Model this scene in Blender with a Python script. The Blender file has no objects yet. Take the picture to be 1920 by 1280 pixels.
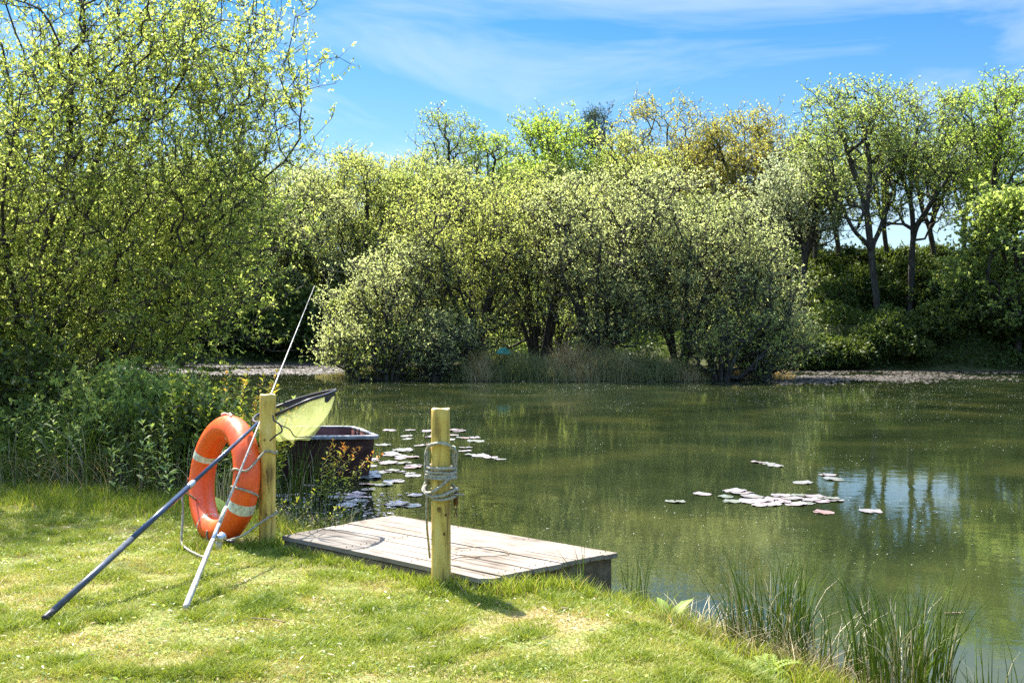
import bpy, math, random
import numpy as np
from mathutils import Vector, Matrix

# ------------------------------------------------------------------ camera, sky, sun, exposure
sc = bpy.context.scene
COL = sc.collection
F = 2027.0            # focal length in photo pixels (1920 wide)
CAM_H = 1.25
cam_d = bpy.data.cameras.new("camera")
cam = bpy.data.objects.new("camera", cam_d)
COL.objects.link(cam)
cam_d.sensor_width = 36.0
cam_d.lens = 36.0 * F / 1920.0
cam_d.clip_start = 0.05
cam_d.clip_end = 3000
cam.location = (0, 0, CAM_H)
cam.rotation_euler = (math.radians(90) - math.atan(31.0 / F), 0, 0)
sc.camera = cam

SUN_EL = math.radians(55.3)
SUN_AZ = math.atan2(-0.42, 0.55)          # measured from +Y, negative is to the left
w = bpy.data.worlds.new("World")
sc.world = w
w.use_nodes = True
wn, wl = w.node_tree.nodes, w.node_tree.links
wn.clear()
wo = wn.new("ShaderNodeOutputWorld")
bg = wn.new("ShaderNodeBackground")
sky = wn.new("ShaderNodeTexSky")
sky.sky_type = 'NISHITA'
sky.sun_disc = False
sky.sun_elevation = SUN_EL
sky.sun_rotation = SUN_AZ
sky.air_density = 1.0
sky.dust_density = 0.6
sky.ozone_density = 2.5
tc = wn.new("ShaderNodeTexCoord")
mp = wn.new("ShaderNodeMapping")
mp.inputs['Location'].default_value = (8.25, 2.1, 6.1)
mp.inputs['Rotation'].default_value = (0.15, 0.35, 0.3)
mp.inputs['Scale'].default_value = (1.3, 1.6, 5.0)
n1 = wn.new("ShaderNodeTexNoise")
n1.inputs['Scale'].default_value = 1.9
n1.inputs['Detail'].default_value = 9
n1.inputs['Roughness'].default_value = 0.58
n1.inputs['Distortion'].default_value = 0.9
r1 = wn.new("ShaderNodeValToRGB")
r1.color_ramp.elements[0].position = 0.45
r1.color_ramp.elements[0].color = (0, 0, 0, 1)
r1.color_ramp.elements[1].position = 0.78
r1.color_ramp.elements[1].color = (1, 1, 1, 1)
cm = wn.new("ShaderNodeMath"); cm.operation = 'MULTIPLY'; cm.inputs[1].default_value = 0.65
hs = wn.new("ShaderNodeHueSaturation")
hs.inputs['Saturation'].default_value = 1.2
hs.inputs['Value'].default_value = 1.0
mixc = wn.new("ShaderNodeMix"); mixc.data_type = 'RGBA'
mixc.inputs[7].default_value = (3.1, 3.4, 3.7, 1)      # thin sunlit cirrus, same units as the sky
wl.new(tc.outputs['Generated'], mp.inputs['Vector'])
wl.new(mp.outputs[0], n1.inputs['Vector'])
wl.new(n1.outputs['Fac'], r1.inputs['Fac'])
wl.new(r1.outputs['Color'], cm.inputs[0])
wl.new(sky.outputs[0], hs.inputs['Color'])
wl.new(cm.outputs[0], mixc.inputs[0])
tint = wn.new("ShaderNodeMix"); tint.data_type = 'RGBA'; tint.blend_type = 'MULTIPLY'; tint.inputs[0].default_value = 1
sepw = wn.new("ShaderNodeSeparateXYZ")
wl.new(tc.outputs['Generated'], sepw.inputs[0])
elr = wn.new("ShaderNodeValToRGB")                     # deep clear blue low down; unseen sky overhead brightened as added fill light
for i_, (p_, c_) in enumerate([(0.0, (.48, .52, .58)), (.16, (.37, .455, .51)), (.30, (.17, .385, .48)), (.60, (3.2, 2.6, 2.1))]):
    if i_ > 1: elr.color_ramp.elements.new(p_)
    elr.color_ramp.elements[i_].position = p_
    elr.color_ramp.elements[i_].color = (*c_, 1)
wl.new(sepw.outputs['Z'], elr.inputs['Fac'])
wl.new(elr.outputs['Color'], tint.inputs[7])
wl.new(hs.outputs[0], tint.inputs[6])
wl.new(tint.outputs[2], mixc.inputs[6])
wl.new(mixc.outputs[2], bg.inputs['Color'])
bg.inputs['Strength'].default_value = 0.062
wl.new(bg.outputs[0], wo.inputs['Surface'])

sun_d = bpy.data.lights.new("sun", 'SUN')
sun_d.energy = 3.4
sun_d.angle = math.radians(0.5)
sun_d.color = (1.0, 0.95, 0.86)
sun = bpy.data.objects.new("sun", sun_d)
COL.objects.link(sun)
sdir = Vector((math.sin(SUN_AZ) * math.cos(SUN_EL), math.cos(SUN_AZ) * math.cos(SUN_EL), math.sin(SUN_EL)))
sun.rotation_euler = sdir.to_track_quat('Z', 'Y').to_euler()
sun.location = (-6, 8, 20)

sc.view_settings.view_transform = 'Standard'
sc.view_settings.look = 'None'
sc.view_settings.gamma = 1
sc.view_settings.exposure = 2.47
sc.view_settings.use_curve_mapping = False
sc.render.engine = 'CYCLES'
cy = sc.cycles
cy.max_bounces = 9
cy.diffuse_bounces = 6
cy.glossy_bounces = 3
cy.transmission_bounces = 5
cy.transparent_max_bounces = 8
cy.caustics_reflective = False
cy.caustics_refractive = False
cy.sample_clamp_indirect = 6
cy.use_denoising = False

# ------------------------------------------------------------------ helpers
WATER_Z = -0.20
R0 = math.radians


def at(px, py, d):
    """photo pixel and distance -> point in the world"""
    return ((px - 960) * d / F, d, CAM_H - (py - 609) * d / F)


def tag(o, label=None, cat=None, group=None, kind=None):
    if label: o['label'] = label
    if cat: o['category'] = cat
    if group: o['group'] = group
    if kind: o['kind'] = kind
    return o


def empty(name, loc, rz=0.0):
    o = bpy.data.objects.new(name, None)
    o.empty_display_size = 0.1
    o.location = loc
    o.rotation_euler = (0, 0, rz)
    COL.objects.link(o)
    return o


def link(name, me, mat=None, parent=None, smooth=True):
    if mat is not None:
        me.materials.append(mat)
    if smooth and len(me.polygons):
        me.polygons.foreach_set("use_smooth", np.ones(len(me.polygons), dtype=bool))
    o = bpy.data.objects.new(name, me)
    COL.objects.link(o)
    if parent is not None:
        o.parent = parent
    return o


def np_mesh(name, V, Fq, attrs=None):
    """V (n,3); Fq list of int arrays (m,k) of faces; attrs {name: per-vertex float}"""
    me = bpy.data.meshes.new(name)
    V = np.ascontiguousarray(V, dtype=np.float32)
    me.vertices.add(len(V))
    me.vertices.foreach_set("co", V.ravel())
    loops = np.concatenate([f.ravel() for f in Fq]).astype(np.int32)
    tot = np.concatenate([np.full(len(f), f.shape[1], dtype=np.int32) for f in Fq])
    start = np.concatenate([[0], np.cumsum(tot)[:-1]]).astype(np.int32)
    me.loops.add(len(loops))
    me.loops.foreach_set("vertex_index", loops)
    me.polygons.add(len(tot))
    me.polygons.foreach_set("loop_start", start)
    me.polygons.foreach_set("loop_total", tot)
    if attrs:
        for k, a in attrs.items():
            at_ = me.attributes.new(k, 'FLOAT', 'POINT')
            at_.data.foreach_set("value", np.ascontiguousarray(a, dtype=np.float32))
    me.update(calc_edges=True)
    return me


class MB:
    """collects simple shapes, builds ONE mesh object"""
    def __init__(s):
        s.v, s.f = [], []

    def add(s, v, f):
        o = len(s.v)
        s.v += [tuple(p) for p in v]
        s.f += [tuple(i + o for i in q) for q in f]
        return s

    def tube(s, pts, rad, n=10, cap=True, lobes=0, twist=0.0, amp=0.16):
        pts = [Vector(p) for p in pts]
        if not hasattr(rad, '__len__'): rad = [rad] * len(pts)
        T = []
        for i in range(len(pts)):
            a = pts[max(0, i - 1)]; b = pts[min(len(pts) - 1, i + 1)]
            t = (b - a)
            T.append(t.normalized() if t.length > 1e-9 else Vector((0, 0, 1)))
        up = Vector((0, 0, 1)) if abs(T[0].z) < 0.9 else Vector((1, 0, 0))
        nrm = (up - T[0] * up.dot(T[0])).normalized()
        V, Fc, dist = [], [], 0.0
        for i, p in enumerate(pts):
            if i:
                dist += (p - pts[i - 1]).length
                nrm = (nrm - T[i] * nrm.dot(T[i]))
                nrm = nrm.normalized() if nrm.length > 1e-6 else T[i].orthogonal().normalized()
            bn = T[i].cross(nrm)
            for k in range(n):
                a = 2 * math.pi * k / n
                r = rad[i]
                if lobes: r *= 1 + amp * math.cos(lobes * a + twist * dist)
                V.append(p + (nrm * math.cos(a) + bn * math.sin(a)) * r)
        for i in range(len(pts) - 1):
            for k in range(n):
                k2 = (k + 1) % n
                Fc.append((i * n + k, i * n + k2, (i + 1) * n + k2, (i + 1) * n + k))
        if cap:
            Fc.append(tuple(reversed(range(n))))
            Fc.append(tuple((len(pts) - 1) * n + k for k in range(n)))
        return s.add(V, Fc)

    def box(s, c, size, rz=0.0, ry=0.0, bev=0.0):
        M = Matrix.Translation(c) @ Matrix.Rotation(rz, 4, 'Z') @ Matrix.Rotation(ry, 4, 'Y')
        x, y, z = (q / 2 for q in size)
        V = [M @ Vector((sx * x, sy * y, sz * z)) for sx in (-1, 1) for sy in (-1, 1) for sz in (-1, 1)]
        return s.add(V, [(0, 1, 3, 2), (4, 6, 7, 5), (0, 4, 5, 1), (2, 3, 7, 6), (0, 2, 6, 4), (1, 5, 7, 3)])

    def lathe(s, prof, c=(0, 0, 0), n=24, axis='Z'):
        V, Fc = [], []
        m = {'Z': Matrix.Identity(3), 'X': Matrix.Rotation(R0(90), 3, 'Y'), 'Y': Matrix.Rotation(R0(-90), 3, 'X')}[axis]
        for (r, z) in prof:
            for k in range(n):
                a = 2 * math.pi * k / n
                V.append(m @ Vector((r * math.cos(a), r * math.sin(a), z)) + Vector(c))
        for i in range(len(prof) - 1):
            for k in range(n):
                k2 = (k + 1) % n
                Fc.append((i * n + k, i * n + k2, (i + 1) * n + k2, (i + 1) * n + k))
        Fc.append(tuple(reversed(range(n))))
        Fc.append(tuple((len(prof) - 1) * n + k for k in range(n)))
        return s.add(V, Fc)

    def build(s, name, mat, parent=None, smooth=True, bevel=0.0):
        me = bpy.data.meshes.new(name)
        me.from_pydata([tuple(p) for p in s.v], [], s.f)
        me.update()
        o = link(name, me, mat, parent, smooth)
        if bevel:
            b = o.modifiers.new("bevel", 'BEVEL'); b.width = bevel; b.segments = 2
            b.limit_method = 'ANGLE'; b.angle_limit = R0(40)
        return o


def spline(pts, per=8, closed=False):
    P = [Vector(p) for p in pts]
    n = len(P)
    out = []
    rng = range(n if closed else n - 1)
    for i in rng:
        if closed:
            a, b, c, d = P[(i - 1) % n], P[i], P[(i + 1) % n], P[(i + 2) % n]
        else:
            a, b, c, d = P[max(0, i - 1)], P[i], P[i + 1], P[min(n - 1, i + 2)]
        for k in range(per):
            t = k / per
            out.append(0.5 * ((2 * b) + (c - a) * t + (2 * a - 5 * b + 4 * c - d) * t * t + (-a + 3 * b - 3 * c + d) * t ** 3))
    out.append(P[0].copy() if closed else P[-1])
    return out


# value noise in 2D
_nr = np.random.RandomState(7)
_NT = _nr.rand(256, 256)


def vnoise(x, y, sc_=1.0, oct_=3, off=0.0):
    x = np.asarray(x, float) * sc_ + 31.7 + off; y = np.asarray(y, float) * sc_ + 57.3 + off * 1.7
    tot = 0; amp = 1.0; nrm = 0
    for o in range(oct_):
        xi = np.floor(x).astype(int); yi = np.floor(y).astype(int)
        fx = x - xi; fy = y - yi
        fx = fx * fx * (3 - 2 * fx); fy = fy * fy * (3 - 2 * fy)
        a = _NT[xi & 255, yi & 255]; b = _NT[(xi + 1) & 255, yi & 255]
        c = _NT[xi & 255, (yi + 1) & 255]; d = _NT[(xi + 1) & 255, (yi + 1) & 255]
        tot = tot + amp * ((a * (1 - fx) + b * fx) * (1 - fy) + (c * (1 - fx) + d * fx) * fy)
        nrm += amp; amp *= 0.5; x = x * 2.03 + 11; y = y * 2.03 + 5
    return tot / nrm


def sm(a, b, x):
    t = np.clip((x - a) / (b - a), 0, 1)
    return t * t * (3 - 2 * t)


# ------------------------------------------------------------------ materials
def newmat(name):
    m = bpy.data.materials.new(name)
    m.use_nodes = True
    nt = m.node_tree
    return m, nt.nodes, nt.links, nt.nodes['Principled BSDF']


def ramp(nodes, stops):
    r = nodes.new("ShaderNodeValToRGB")
    e = r.color_ramp.elements
    while len(e) < len(stops): e.new(0.5)
    for i, (p, c) in enumerate(stops):
        e[i].position = p
        e[i].color = (*c, 1)
    return r


def leaf_mat(name, stops, trans=0.45, tcol=(1.4, 1.42, 0.85), rough=0.5, spec=0.25, gain=1.6):
    m, n, l, b = newmat(name)
    a = n.new("ShaderNodeAttribute"); a.attribute_name = 'tint'
    r = ramp(n, [(p_, tuple(min(.8, v_ * gain) for v_ in c_)) for p_, c_ in stops])
    l.new(a.outputs['Fac'], r.inputs['Fac'])
    l.new(r.outputs['Color'], b.inputs['Base Color'])
    b.inputs['Roughness'].default_value = rough
    b.inputs['Specular IOR Level'].default_value = spec
    t = n.new("ShaderNodeBsdfTranslucent")
    mu = n.new("ShaderNodeMix"); mu.data_type = 'RGBA'; mu.blend_type = 'MULTIPLY'
    mu.inputs[0].default_value = 1
    mu.inputs[7].default_value = (*tcol, 1)
    l.new(r.outputs['Color'], mu.inputs[6])
    l.new(mu.outputs[2], t.inputs['Color'])
    mx = n.new("ShaderNodeMixShader")
    mx.inputs[0].default_value = trans
    l.new(b.outputs[0], mx.inputs[1]); l.new(t.outputs[0], mx.inputs[2])
    l.new(mx.outputs[0], n['Material Output'].inputs['Surface'])
    return m


def noise_mat(name, stops, scale=8, stretch=(1, 1, 1), detail=6, rough=0.7, bump=0.3, bdist=0.01, spec=0.3, metal=0.0, distort=0.0, coord='Object', nrough=0.55):
    m, n, l, b = newmat(name)
    t = n.new("ShaderNodeTexCoord")
    mp_ = n.new("ShaderNodeMapping"); mp_.inputs['Scale'].default_value = stretch
    nz = n.new("ShaderNodeTexNoise")
    nz.inputs['Scale'].default_value = scale; nz.inputs['Detail'].default_value = detail
    nz.inputs['Distortion'].default_value = distort
    nz.inputs['Roughness'].default_value = nrough
    r = ramp(n, stops)
    l.new(t.outputs[coord], mp_.inputs['Vector']); l.new(mp_.outputs[0], nz.inputs['Vector'])
    l.new(nz.outputs['Fac'], r.inputs['Fac']); l.new(r.outputs['Color'], b.inputs['Base Color'])
    bp = n.new("ShaderNodeBump"); bp.inputs['Strength'].default_value = bump; bp.inputs['Distance'].default_value = bdist
    l.new(nz.outputs['Fac'], bp.inputs['Height']); l.new(bp.outputs[0], b.inputs['Normal'])
    b.inputs['Roughness'].default_value = rough
    b.inputs['Specular IOR Level'].default_value = spec
    b.inputs['Metallic'].default_value = metal
    return m


M = {}
M['bark'] = noise_mat("dark_bark", [(0.3, (.022, .017, .014)), (0.55, (.055, .047, .038)), (0.8, (.14, .125, .105))], 14, (1, 1, .4), rough=.9, bump=.8, bdist=.01)
M['bark_grey'] = noise_mat("grey_bark", [(0.3, (.03, .026, .02)), (0.55, (.08, .07, .055)), (0.8, (.17, .16, .13))], 10, (1, 1, .4), rough=.9, bump=.8, bdist=.01)
M['lf_willow'] = leaf_mat("willow_leaf", [(0, (.07, .09, .022)), (.5, (.15, .175, .04)), (.85, (.26, .28, .09)), (1, (.36, .37, .18))], .75, (1.5, 1.55, 1.1), gain=1.65)
M['lf_sallow'] = leaf_mat("sallow_leaf", [(0, (.12, .135, .06)), (.5, (.225, .24, .12)), (.85, (.33, .345, .20)), (1, (.43, .44, .27))], .7, (1.45, 1.5, 1.0))
M['lf_yellow'] = leaf_mat("yellow_green_leaf", [(0, (.11, .135, .035)), (.5, (.215, .24, .07)), (1, (.34, .35, .15))], .7, (1.45, 1.45, .95))
M['lf_bright'] = leaf_mat("bright_green_leaf", [(0, (.08, .125, .02)), (.5, (.16, .22, .035)), (1, (.27, .32, .07))], .7, (1.45, 1.45, .95))
M['lf_mid'] = leaf_mat("mid_green_leaf", [(0, (.07, .10, .03)), (.5, (.15, .19, .055)), (1, (.26, .29, .11))], .7, (1.45, 1.45, .95))
M['lf_bronze'] = leaf_mat("bronze_leaf", [(0, (.10, .115, .03)), (.5, (.20, .20, .05)), (1, (.34, .29, .09))], .7, (1.25, 1.2, .7))
M['lf_silver'] = leaf_mat("silver_leaf", [(0, (.12, .14, .075)), (.5, (.22, .25, .14)), (1, (.36, .38, .25))], .6, (1.4, 1.4, 1.1))
M['lf_dark'] = leaf_mat("dark_leaf", [(0, (.03, .055, .012)), (.5, (.075, .11, .022)), (1, (.17, .20, .045))], .4, rough=.45, spec=.25, gain=.9)
M['lf_pine'] = leaf_mat("pine_needle", [(0, (.015, .03, .015)), (1, (.05, .08, .04))], .15)
M['lf_herb'] = leaf_mat("herb_leaf", [(0, (.06, .09, .03)), (.5, (.13, .16, .055)), (1, (.28, .29, .13))], .5, rough=.45, spec=.3, gain=2.6)
M['lf_dock'] = leaf_mat("soft_dock_leaf", [(0, (.10, .18, .03)), (.5, (.20, .30, .05)), (1, (.32, .40, .09))], .5, gain=1.0)
M['lf_osier'] = leaf_mat("osier_leaf", [(0, (.12, .17, .025)), (.5, (.24, .28, .04)), (.8, (.38, .34, .05)), (1, (.50, .20, .05))], .5, gain=1.5)
M['grass'] = leaf_mat("grass_blade", [(0, (.12, .175, .018)), (.30, (.23, .275, .032)), (.55, (.33, .35, .065)), (.78, (.40, .33, .11)), (1, (.46, .33, .18))], .4, (1.1, 1.15, .6), rough=.5, gain=.95)
M['rush'] = leaf_mat("rush_stem", [(0, (.065, .115, .008)), (.5, (.135, .195, .014)), (.8, (.22, .29, .05)), (.86, (.42, .36, .20)), (1, (.60, .54, .38))], .2, rough=.35, spec=.4, gain=.95)
M['straw'] = leaf_mat("straw", [(0, (.18, .14, .06)), (.5, (.34, .27, .14)), (1, (.55, .46, .28))], .3, (1.1, 1, .7), gain=.95)
M['sedge'] = leaf_mat("sedge", [(0, (.07, .09, .03)), (.5, (.15, .14, .06)), (1, (.30, .22, .12))], .3, (1.1, 1, .7), gain=1.8)

# ------------------------------------------------------------------ terrain
POND = np.array([(4, .6), (2.3, 2.4), (1.75, 3.3), (1.42, 3.95), (1.22, 4.4), (.98, 4.85), (.70, 5.3), (.30, 5.7), (-.35, 6.15), (-.95, 6.55),
                 (-1.35, 7.1), (-1.75, 7.9), (-2.3, 8.7), (-2.9, 9.6), (-3.3, 11), (-3.8, 13.5), (-5.5, 17), (-9, 21), (-14, 27),
                 (-17, 34), (-15, 39.5), (-9, 41), (-2, 41), (3, 39.5), (7, 37), (10, 35), (14, 34.2), (20, 33.6), (28, 33), (36, 30), (38, 20), (32, 8), (20, 1), (8, -1)], float)


def pond_sd(x, y):
    """signed distance to the shore, positive on land"""
    x = np.asarray(x, float); y = np.asarray(y, float)
    d = np.full(x.shape, 1e9); inside = np.zeros(x.shape, bool)
    n = len(POND)
    for i in range(n):
        ax, ay = POND[i]; bx, by = POND[(i + 1) % n]
        ex, ey = bx - ax, by - ay
        t = np.clip(((x - ax) * ex + (y - ay) * ey) / (ex * ex + ey * ey), 0, 1)
        d = np.minimum(d, np.hypot(x - ax - t * ex, y - ay - t * ey))
        c = ((ay > y) != (by > y))
        xi = ax + (y - ay) * ex / (ey if ey else 1e-9)
        inside ^= c & (x < xi)
    return np.where(inside, -d, d)


def island_sd(x, y):
    q = np.hypot((x - 1.2) / 6.4, (y - 30.6) / 2.7) + (vnoise(x, y, .6, 2, 3) - .5) * .25
    return (1 - q) * 2.7


def hgt(x, y):
    x = np.asarray(x, float); y = np.asarray(y, float)
    s = pond_sd(x, y) + (vnoise(x, y, 1.6, 2, 9) - .5) * .22 * sm(2, 0, np.abs(y - 6) - 6) + (vnoise(x, y, .5, 2, 2) - .5) * 1.0 * sm(12, 20, y)
    near = WATER_Z + 0.19 * sm(0, .55, s) + .012 * np.clip(s, 0, 1) + (vnoise(x, y, 2.2, 3) - .5) * .024 + (vnoise(x, y, .5, 2, 4) - .5) * .02 * sm(0, 1, s)
    far_l = WATER_Z + .5 * sm(0, 1.5, s) + .9 * sm(1.5, 9, s) + (vnoise(x, y, .35, 3, 6) - .5) * .5 * sm(0, 3, s)
    far_r = WATER_Z + 1.45 * sm(0, 1.6, s) + 1.75 * sm(3.2, 6.2, s) + (vnoise(x, y, .5, 3, 6) - .5) * .35 * sm(0, 2, s)
    wf = sm(13, 22, y)
    wr = sm(4, 9, x)
    land = near * (1 - wf) + (far_l * (1 - wr) + far_r * wr) * wf
    bed = WATER_Z - .02 - .9 * sm(0, 3.5, -s) + (vnoise(x, y, 1.5, 2, 5) - .5) * .05
    z = np.where(s > 0, land, bed)
    isd = island_sd(x, y)
    z = np.where(isd > -.8, np.maximum(z, WATER_Z - .5 + .5 * sm(-.8, 0, isd) + .35 * sm(0, .9, isd)), z)
    return z


def axis(parts):
    out = []
    for a, b, st in parts:
        out.append(np.arange(a, b, st))
    return np.concatenate(out + [[parts[-1][1]]])


gx = axis([(-900, -100, 100), (-100, -24, 6), (-24, -5, .6), (-5, 3, .07), (3, 24, .6), (24, 100, 6), (100, 900, 100)])
gy = axis([(-300, -20, 60), (-20, 0, 2), (0, 2.5, .25), (2.5, 10, .07), (10, 26, .5), (26, 46, .35), (46, 100, 6), (100, 1500, 100)])
GX, GY = np.meshgrid(gx, gy)
GZ = hgt(GX, GY)
nx, ny = len(gx), len(gy)
idx = np.arange(nx * ny).reshape(ny, nx)
quads = np.stack([idx[:-1, :-1], idx[:-1, 1:], idx[1:, 1:], idx[1:, :-1]], -1).reshape(-1, 4)
me = np_mesh("ground", np.stack([GX, GY, GZ], -1).reshape(-1, 3), [quads])


def ground_mat():
    m, n, l, b = newmat("ground_soil_and_turf")
    t = n.new("ShaderNodeTexCoord")
    a = n.new("ShaderNodeTexNoise"); a.inputs['Scale'].default_value = 1.7; a.inputs['Detail'].default_value = 8; a.inputs['Roughness'].default_value = .6
    f = n.new("ShaderNodeTexNoise"); f.inputs['Scale'].default_value = 60; f.inputs['Detail'].default_value = 5
    l.new(t.outputs['Object'], a.inputs['Vector']); l.new(t.outputs['Object'], f.inputs['Vector'])
    r = ramp(n, [(.38, (.10, .13, .03)), (.5, (.20, .22, .07)), (.6, (.32, .25, .13)), (.7, (.38, .29, .18))])
    l.new(a.outputs['Fac'], r.inputs['Fac'])
    r2 = ramp(n, [(.3, (.45, .45, .45)), (.7, (1.25, 1.25, 1.25))])
    l.new(f.outputs['Fac'], r2.inputs['Fac'])
    mu = n.new("ShaderNodeMix"); mu.data_type = 'RGBA'; mu.blend_type = 'MULTIPLY'; mu.inputs[0].default_value = 1
    l.new(r.outputs['Color'], mu.inputs[6]); l.new(r2.outputs['Color'], mu.inputs[7])
    g = n.new("ShaderNodeNewGeometry"); sp = n.new("ShaderNodeSeparateXYZ")
    l.new(g.outputs['Position'], sp.inputs[0])
    mr = n.new("ShaderNodeMapRange"); mr.inputs[1].default_value = -.19; mr.inputs[2].default_value = -.07
    l.new(sp.outputs['Z'], mr.inputs[0])
    mud = n.new("ShaderNodeMix"); mud.data_type = 'RGBA'; mud.inputs[6].default_value = (.05, .04, .022, 1)
    l.new(mr.outputs[0], mud.inputs[0]); l.new(mu.outputs[2], mud.inputs[7])
    # wooded banks: leaf mould further out
    mr2 = n.new("ShaderNodeMapRange"); mr2.inputs[1].default_value = 11; mr2.inputs[2].default_value = 18
    l.new(sp.outputs['Y'], mr2.inputs[0])
    wd = n.new("ShaderNodeMix"); wd.data_type = 'RGBA'; wd.inputs[7].default_value = (.05, .055, .02, 1)
    l.new(mr2.outputs[0], wd.inputs[0]); l.new(mud.outputs[2], wd.inputs[6])
    l.new(wd.outputs[2], b.inputs['Base Color'])
    bp = n.new("ShaderNodeBump"); bp.inputs['Distance'].default_value = .015; bp.inputs['Strength'].default_value = .8
    l.new(f.outputs['Fac'], bp.inputs['Height']); l.new(bp.outputs[0], b.inputs['Normal'])
    b.inputs['Roughness'].default_value = .95; b.inputs['Specular IOR Level'].default_value = .1
    return m


ground = link("ground", me, ground_mat())
tag(ground, "grassy lawn and earth banks round the pond", "ground", kind='structure')


def water_mat():
    m, n, l, b = newmat("pond_water")
    t = n.new("ShaderNodeTexCoord")
    mp1 = n.new("ShaderNodeMapping"); mp1.inputs['Scale'].default_value = (1, 1.0, 1)
    a = n.new("ShaderNodeTexNoise"); a.inputs['Scale'].default_value = 5.5; a.inputs['Detail'].default_value = 4; a.inputs['Roughness'].default_value = .55
    c = n.new("ShaderNodeTexNoise"); c.inputs['Scale'].default_value = .7; c.inputs['Detail'].default_value = 7
    l.new(t.outputs['Object'], mp1.inputs['Vector'])
    l.new(mp1.outputs[0], a.inputs['Vector']); l.new(t.outputs['Object'], c.inputs['Vector'])
    r = ramp(n, [(.3, (.009, .015, .006)), (.52, (.019, .026, .009)), (.7, (.040, .045, .013))])
    l.new(c.outputs['Fac'], r.inputs['Fac']); l.new(r.outputs['Color'], b.inputs['Base Color'])
    bp = n.new("ShaderNodeBump"); bp.inputs['Strength'].default_value = .30; bp.inputs['Distance'].default_value = .0035
    l.new(a.outputs['Fac'], bp.inputs['Height']); l.new(bp.outputs[0], b.inputs['Normal'])
    b.inputs['Roughness'].default_value = .03
    b.inputs['IOR'].default_value = 1.37
    return m


wx = axis([(-40, 60, 4)]); wy = axis([(-6, 50, 4)])
WX, WY = np.meshgrid(wx, wy)
idw = np.arange(WX.size).reshape(WX.shape)
qw = np.stack([idw[:-1, :-1], idw[:-1, 1:], idw[1:, 1:], idw[1:, :-1]], -1).reshape(-1, 4)
water = link("water", np_mesh("water", np.stack([WX, WY, np.full(WX.shape, WATER_Z)], -1).reshape(-1, 3), [qw]), water_mat())
tag(water, "murky green pond water with tree reflections", "water", kind='structure')


# ------------------------------------------------------------------ trees
def unit(v):
    return v / np.maximum(np.linalg.norm(v, axis=-1, keepdims=True), 1e-9)


def leaves_np(P, D, L, W, rs, upbias=.35, fold=.12):
    n = len(P)
    D = unit(D)
    rnd = rs.normal(size=(n, 3)); rnd[:, 2] += upbias
    S = unit(np.cross(D, rnd)); N = np.cross(S, D)
    L = L[:, None]; W = W[:, None]
    V = np.empty((n, 4, 3))
    V[:, 0] = P
    V[:, 1] = P + D * L * .48 + S * W * .5 + N * W * fold
    V[:, 2] = P + D * L - N * L * .06
    V[:, 3] = P + D * L * .48 - S * W * .5 + N * W * fold
    Fq = np.arange(n * 4).reshape(n, 4)
    return V.reshape(-1, 3), Fq


def branches_np(A, B, ra, rb, n=3):
    """separate tapered prisms"""
    D = unit(B - A)
    ref = np.where(np.abs(D[:, 2:3]) < .9, np.array([[0, 0, 1.]]), np.array([[1., 0, 0]]))
    U = unit(np.cross(D, ref)); Wv = np.cross(D, U)
    m = len(A)
    V = np.empty((m, 2 * n, 3))
    for k in range(n):
        a = 2 * math.pi * k / n
        o = U * math.cos(a) + Wv * math.sin(a)
        V[:, k] = A + o * ra[:, None]
        V[:, n + k] = B + o * rb[:, None]
    base = (np.arange(m) * 2 * n)[:, None]
    Fs = []
    for k in range(n):
        k2 = (k + 1) % n
        Fs.append(base + np.array([[k, k2, n + k2, n + k]]))
    return V.reshape(-1, 3), np.concatenate(Fs)


def in_blobs(rs, blobs, n, shell=.55):
    """blobs: (cx,cy,cz,rx,ry,rz,weight)"""
    wt = np.array([b[6] for b in blobs], float); wt /= wt.sum()
    k = rs.choice(len(blobs), n, p=wt)
    B = np.array([b[:6] for b in blobs])[k]
    d = unit(rs.normal(size=(n, 3)))
    r = rs.rand(n) ** (.333 * shell)
    return B[:, :3] + d * B[:, 3:] * r[:, None]


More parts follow.
